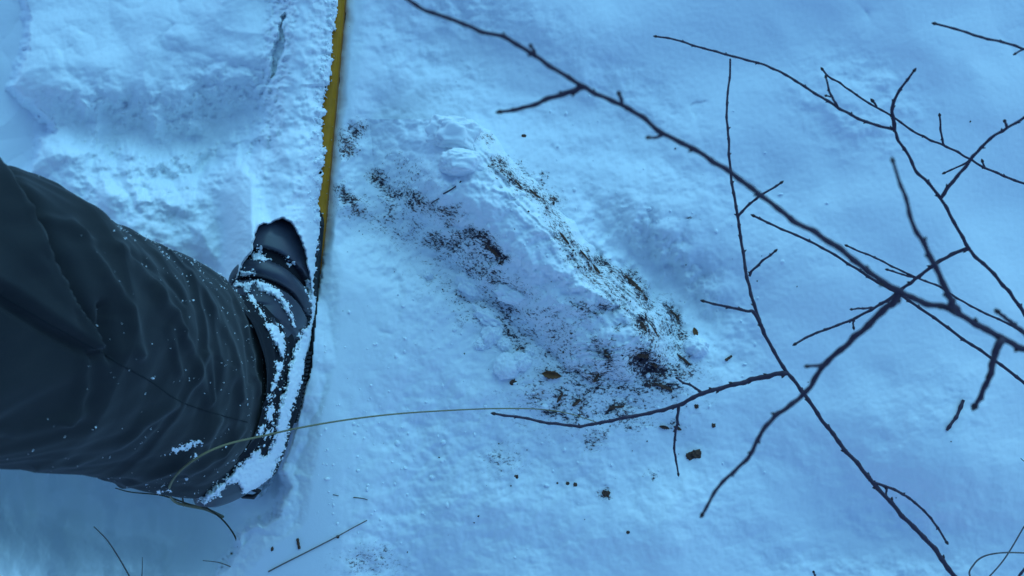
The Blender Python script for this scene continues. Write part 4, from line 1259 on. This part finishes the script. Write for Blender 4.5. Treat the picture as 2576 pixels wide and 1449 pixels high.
# dark bark litter: crumbs too small to pick apart
pts, szs = [], []
tries = 0
g = np.random.default_rng(91)
CX = g.uniform(850, 1780, 60000); CY = g.uniform(300, 1260, 60000)
B_ = bare_map(CX, CY)
for x, y, bb in zip(CX, CY, B_):
    if g.uniform() > bb ** 1.5 * .16: continue
    h, nrm = ground_hit(x, y)
    s = .0003 + min(.0014, g.exponential(.00032))
    pts.append(np.array(h) + np.array([0, 0, s * .3])); szs.append(s)
    if len(pts) > 900: break
for _ in range(55):
    x, y = g.normal(1500, 420), g.normal(950, 330)
    if x < 860 or y > 1440 or y < 10: continue
    h, nrm = ground_hit(x, y); s = .0004 + min(.0012, g.exponential(.0004))
    pts.append(np.array(h) + np.array([0, 0, s * .3])); szs.append(s)
V, F = lumps(pts, szs, 8, .8, .5)
mesh_obj('bark_litter', V, F, m_litter, None, smooth=False, label='dark crumbs of bark and rotten wood sprinkled over the snowy log', cat='bark crumbs', kind='stuff')

# ------------------------------------------------------------------ grass
def blade(pts, w0, w1, mat, label, name='grass_blade', sides=6):
    P3 = [P(*p) for p in pts]
    C = catmull(P3, 14)
    zz = np.array([S(p[2]) for p in C])
    f = np.linspace(0, 1, len(C))
    r = (w0 + (w1 - w0) * f) / 2 * zz
    V, F = tube(C, r, sides)
    return mesh_obj(name, V, F, mat, label=label, cat='grass', group='dry grass blades in the snow')
blade([(560, 1300, -.07), (520, 1282, .0), (470, 1272, .05), (440, 1262, .09), (425, 1238, .19), (436, 1205, .27), (470, 1170, .295), (520, 1138, .295), (580, 1115, .28), (660, 1097, .26), (760, 1075, .25), (880, 1055, .23), (1000, 1041, .20), (1120, 1033, .17), (1240, 1028, .14), (1350, 1029, .11), (1430, 1040, .085), (1500, 1062, .065)], 8, 2.2, m_grass,
      'long pale grass blade arching over the trouser hem and across to the log end')
blade([(600, 1382, -.03), (592, 1352, -.02), (575, 1325, -.01), (555, 1303, 0), (530, 1284, .01), (512, 1275, .015), (485, 1273, .02), (455, 1268, .025)], 3.6, 5, m_dgrass, 'brown speckled grass stalk curving down from the boot heel')
blade([(520, 1278, .012), (480, 1270, .02), (440, 1256, .03), (400, 1245, .04), (330, 1238, .05), (290, 1228, .06)], 5, 2.5, m_dgrass, 'dark grass stalk running left from the heel under the trouser leg')
blade([(462, 1272, .02), (460, 1258, .035), (458, 1246, .045)], 5, 4, m_dgrass, 'short stub of grass sticking up beside the heel')
blade([(340, 1480, -.06), (325, 1449, -.055), (300, 1405, -.045), (272, 1362, -.035), (250, 1338, -.03), (236, 1325, -.025)], 4, 2.5, m_gstalk, 'thin dark stem bending at the bottom left below the trouser leg')
blade([(355, 1475, -.06), (357, 1449, -.055), (358, 1425, -.05), (358, 1402, -.045)], 3, 1.6, m_gstalk, 'faint upright stem at the bottom edge right of the bent dark stem')
blade([(660, 1470, -.01), (620, 1447, .0), (585, 1428, .008), (550, 1415, .012), (510, 1410, .014)], 3.5, 2, m_gstalk, 'thin stem curving in at the bottom edge below the brown stalk')
rest_tube('grass_blade', [(676, 1437), (720, 1414), (780, 1384), (850, 1348), (890, 1326), (924, 1308)], 3.6, 2.4, m_gstalk, 'straight grey grass stalk lying on the snow at lower left', 'grass', 'dry grass blades in the snow', 1.6)
blade([(2480, 1500, .02), (2440, 1449, .06), (2450, 1420, .10), (2470, 1402, .13), (2500, 1393, .15), (2540, 1390, .16), (2600, 1392, .15)], 4.5, 3.5, m_gstalk, 'grass blade looping over at the bottom right corner')
blade([(2450, 1490, .0), (2490, 1449, .05), (2520, 1415, .09), (2545, 1378, .12), (2576, 1325, .15), (2600, 1290, .17)], 4, 3, m_gstalk, 'straight grass blade crossing the looped one at the bottom right corner')
blade([(2600, 1175, .05), (2576, 1160, .06), (2568, 1153, .065)], 3, 2, m_gstalk, 'tip of a stem at the right edge near the bottom')
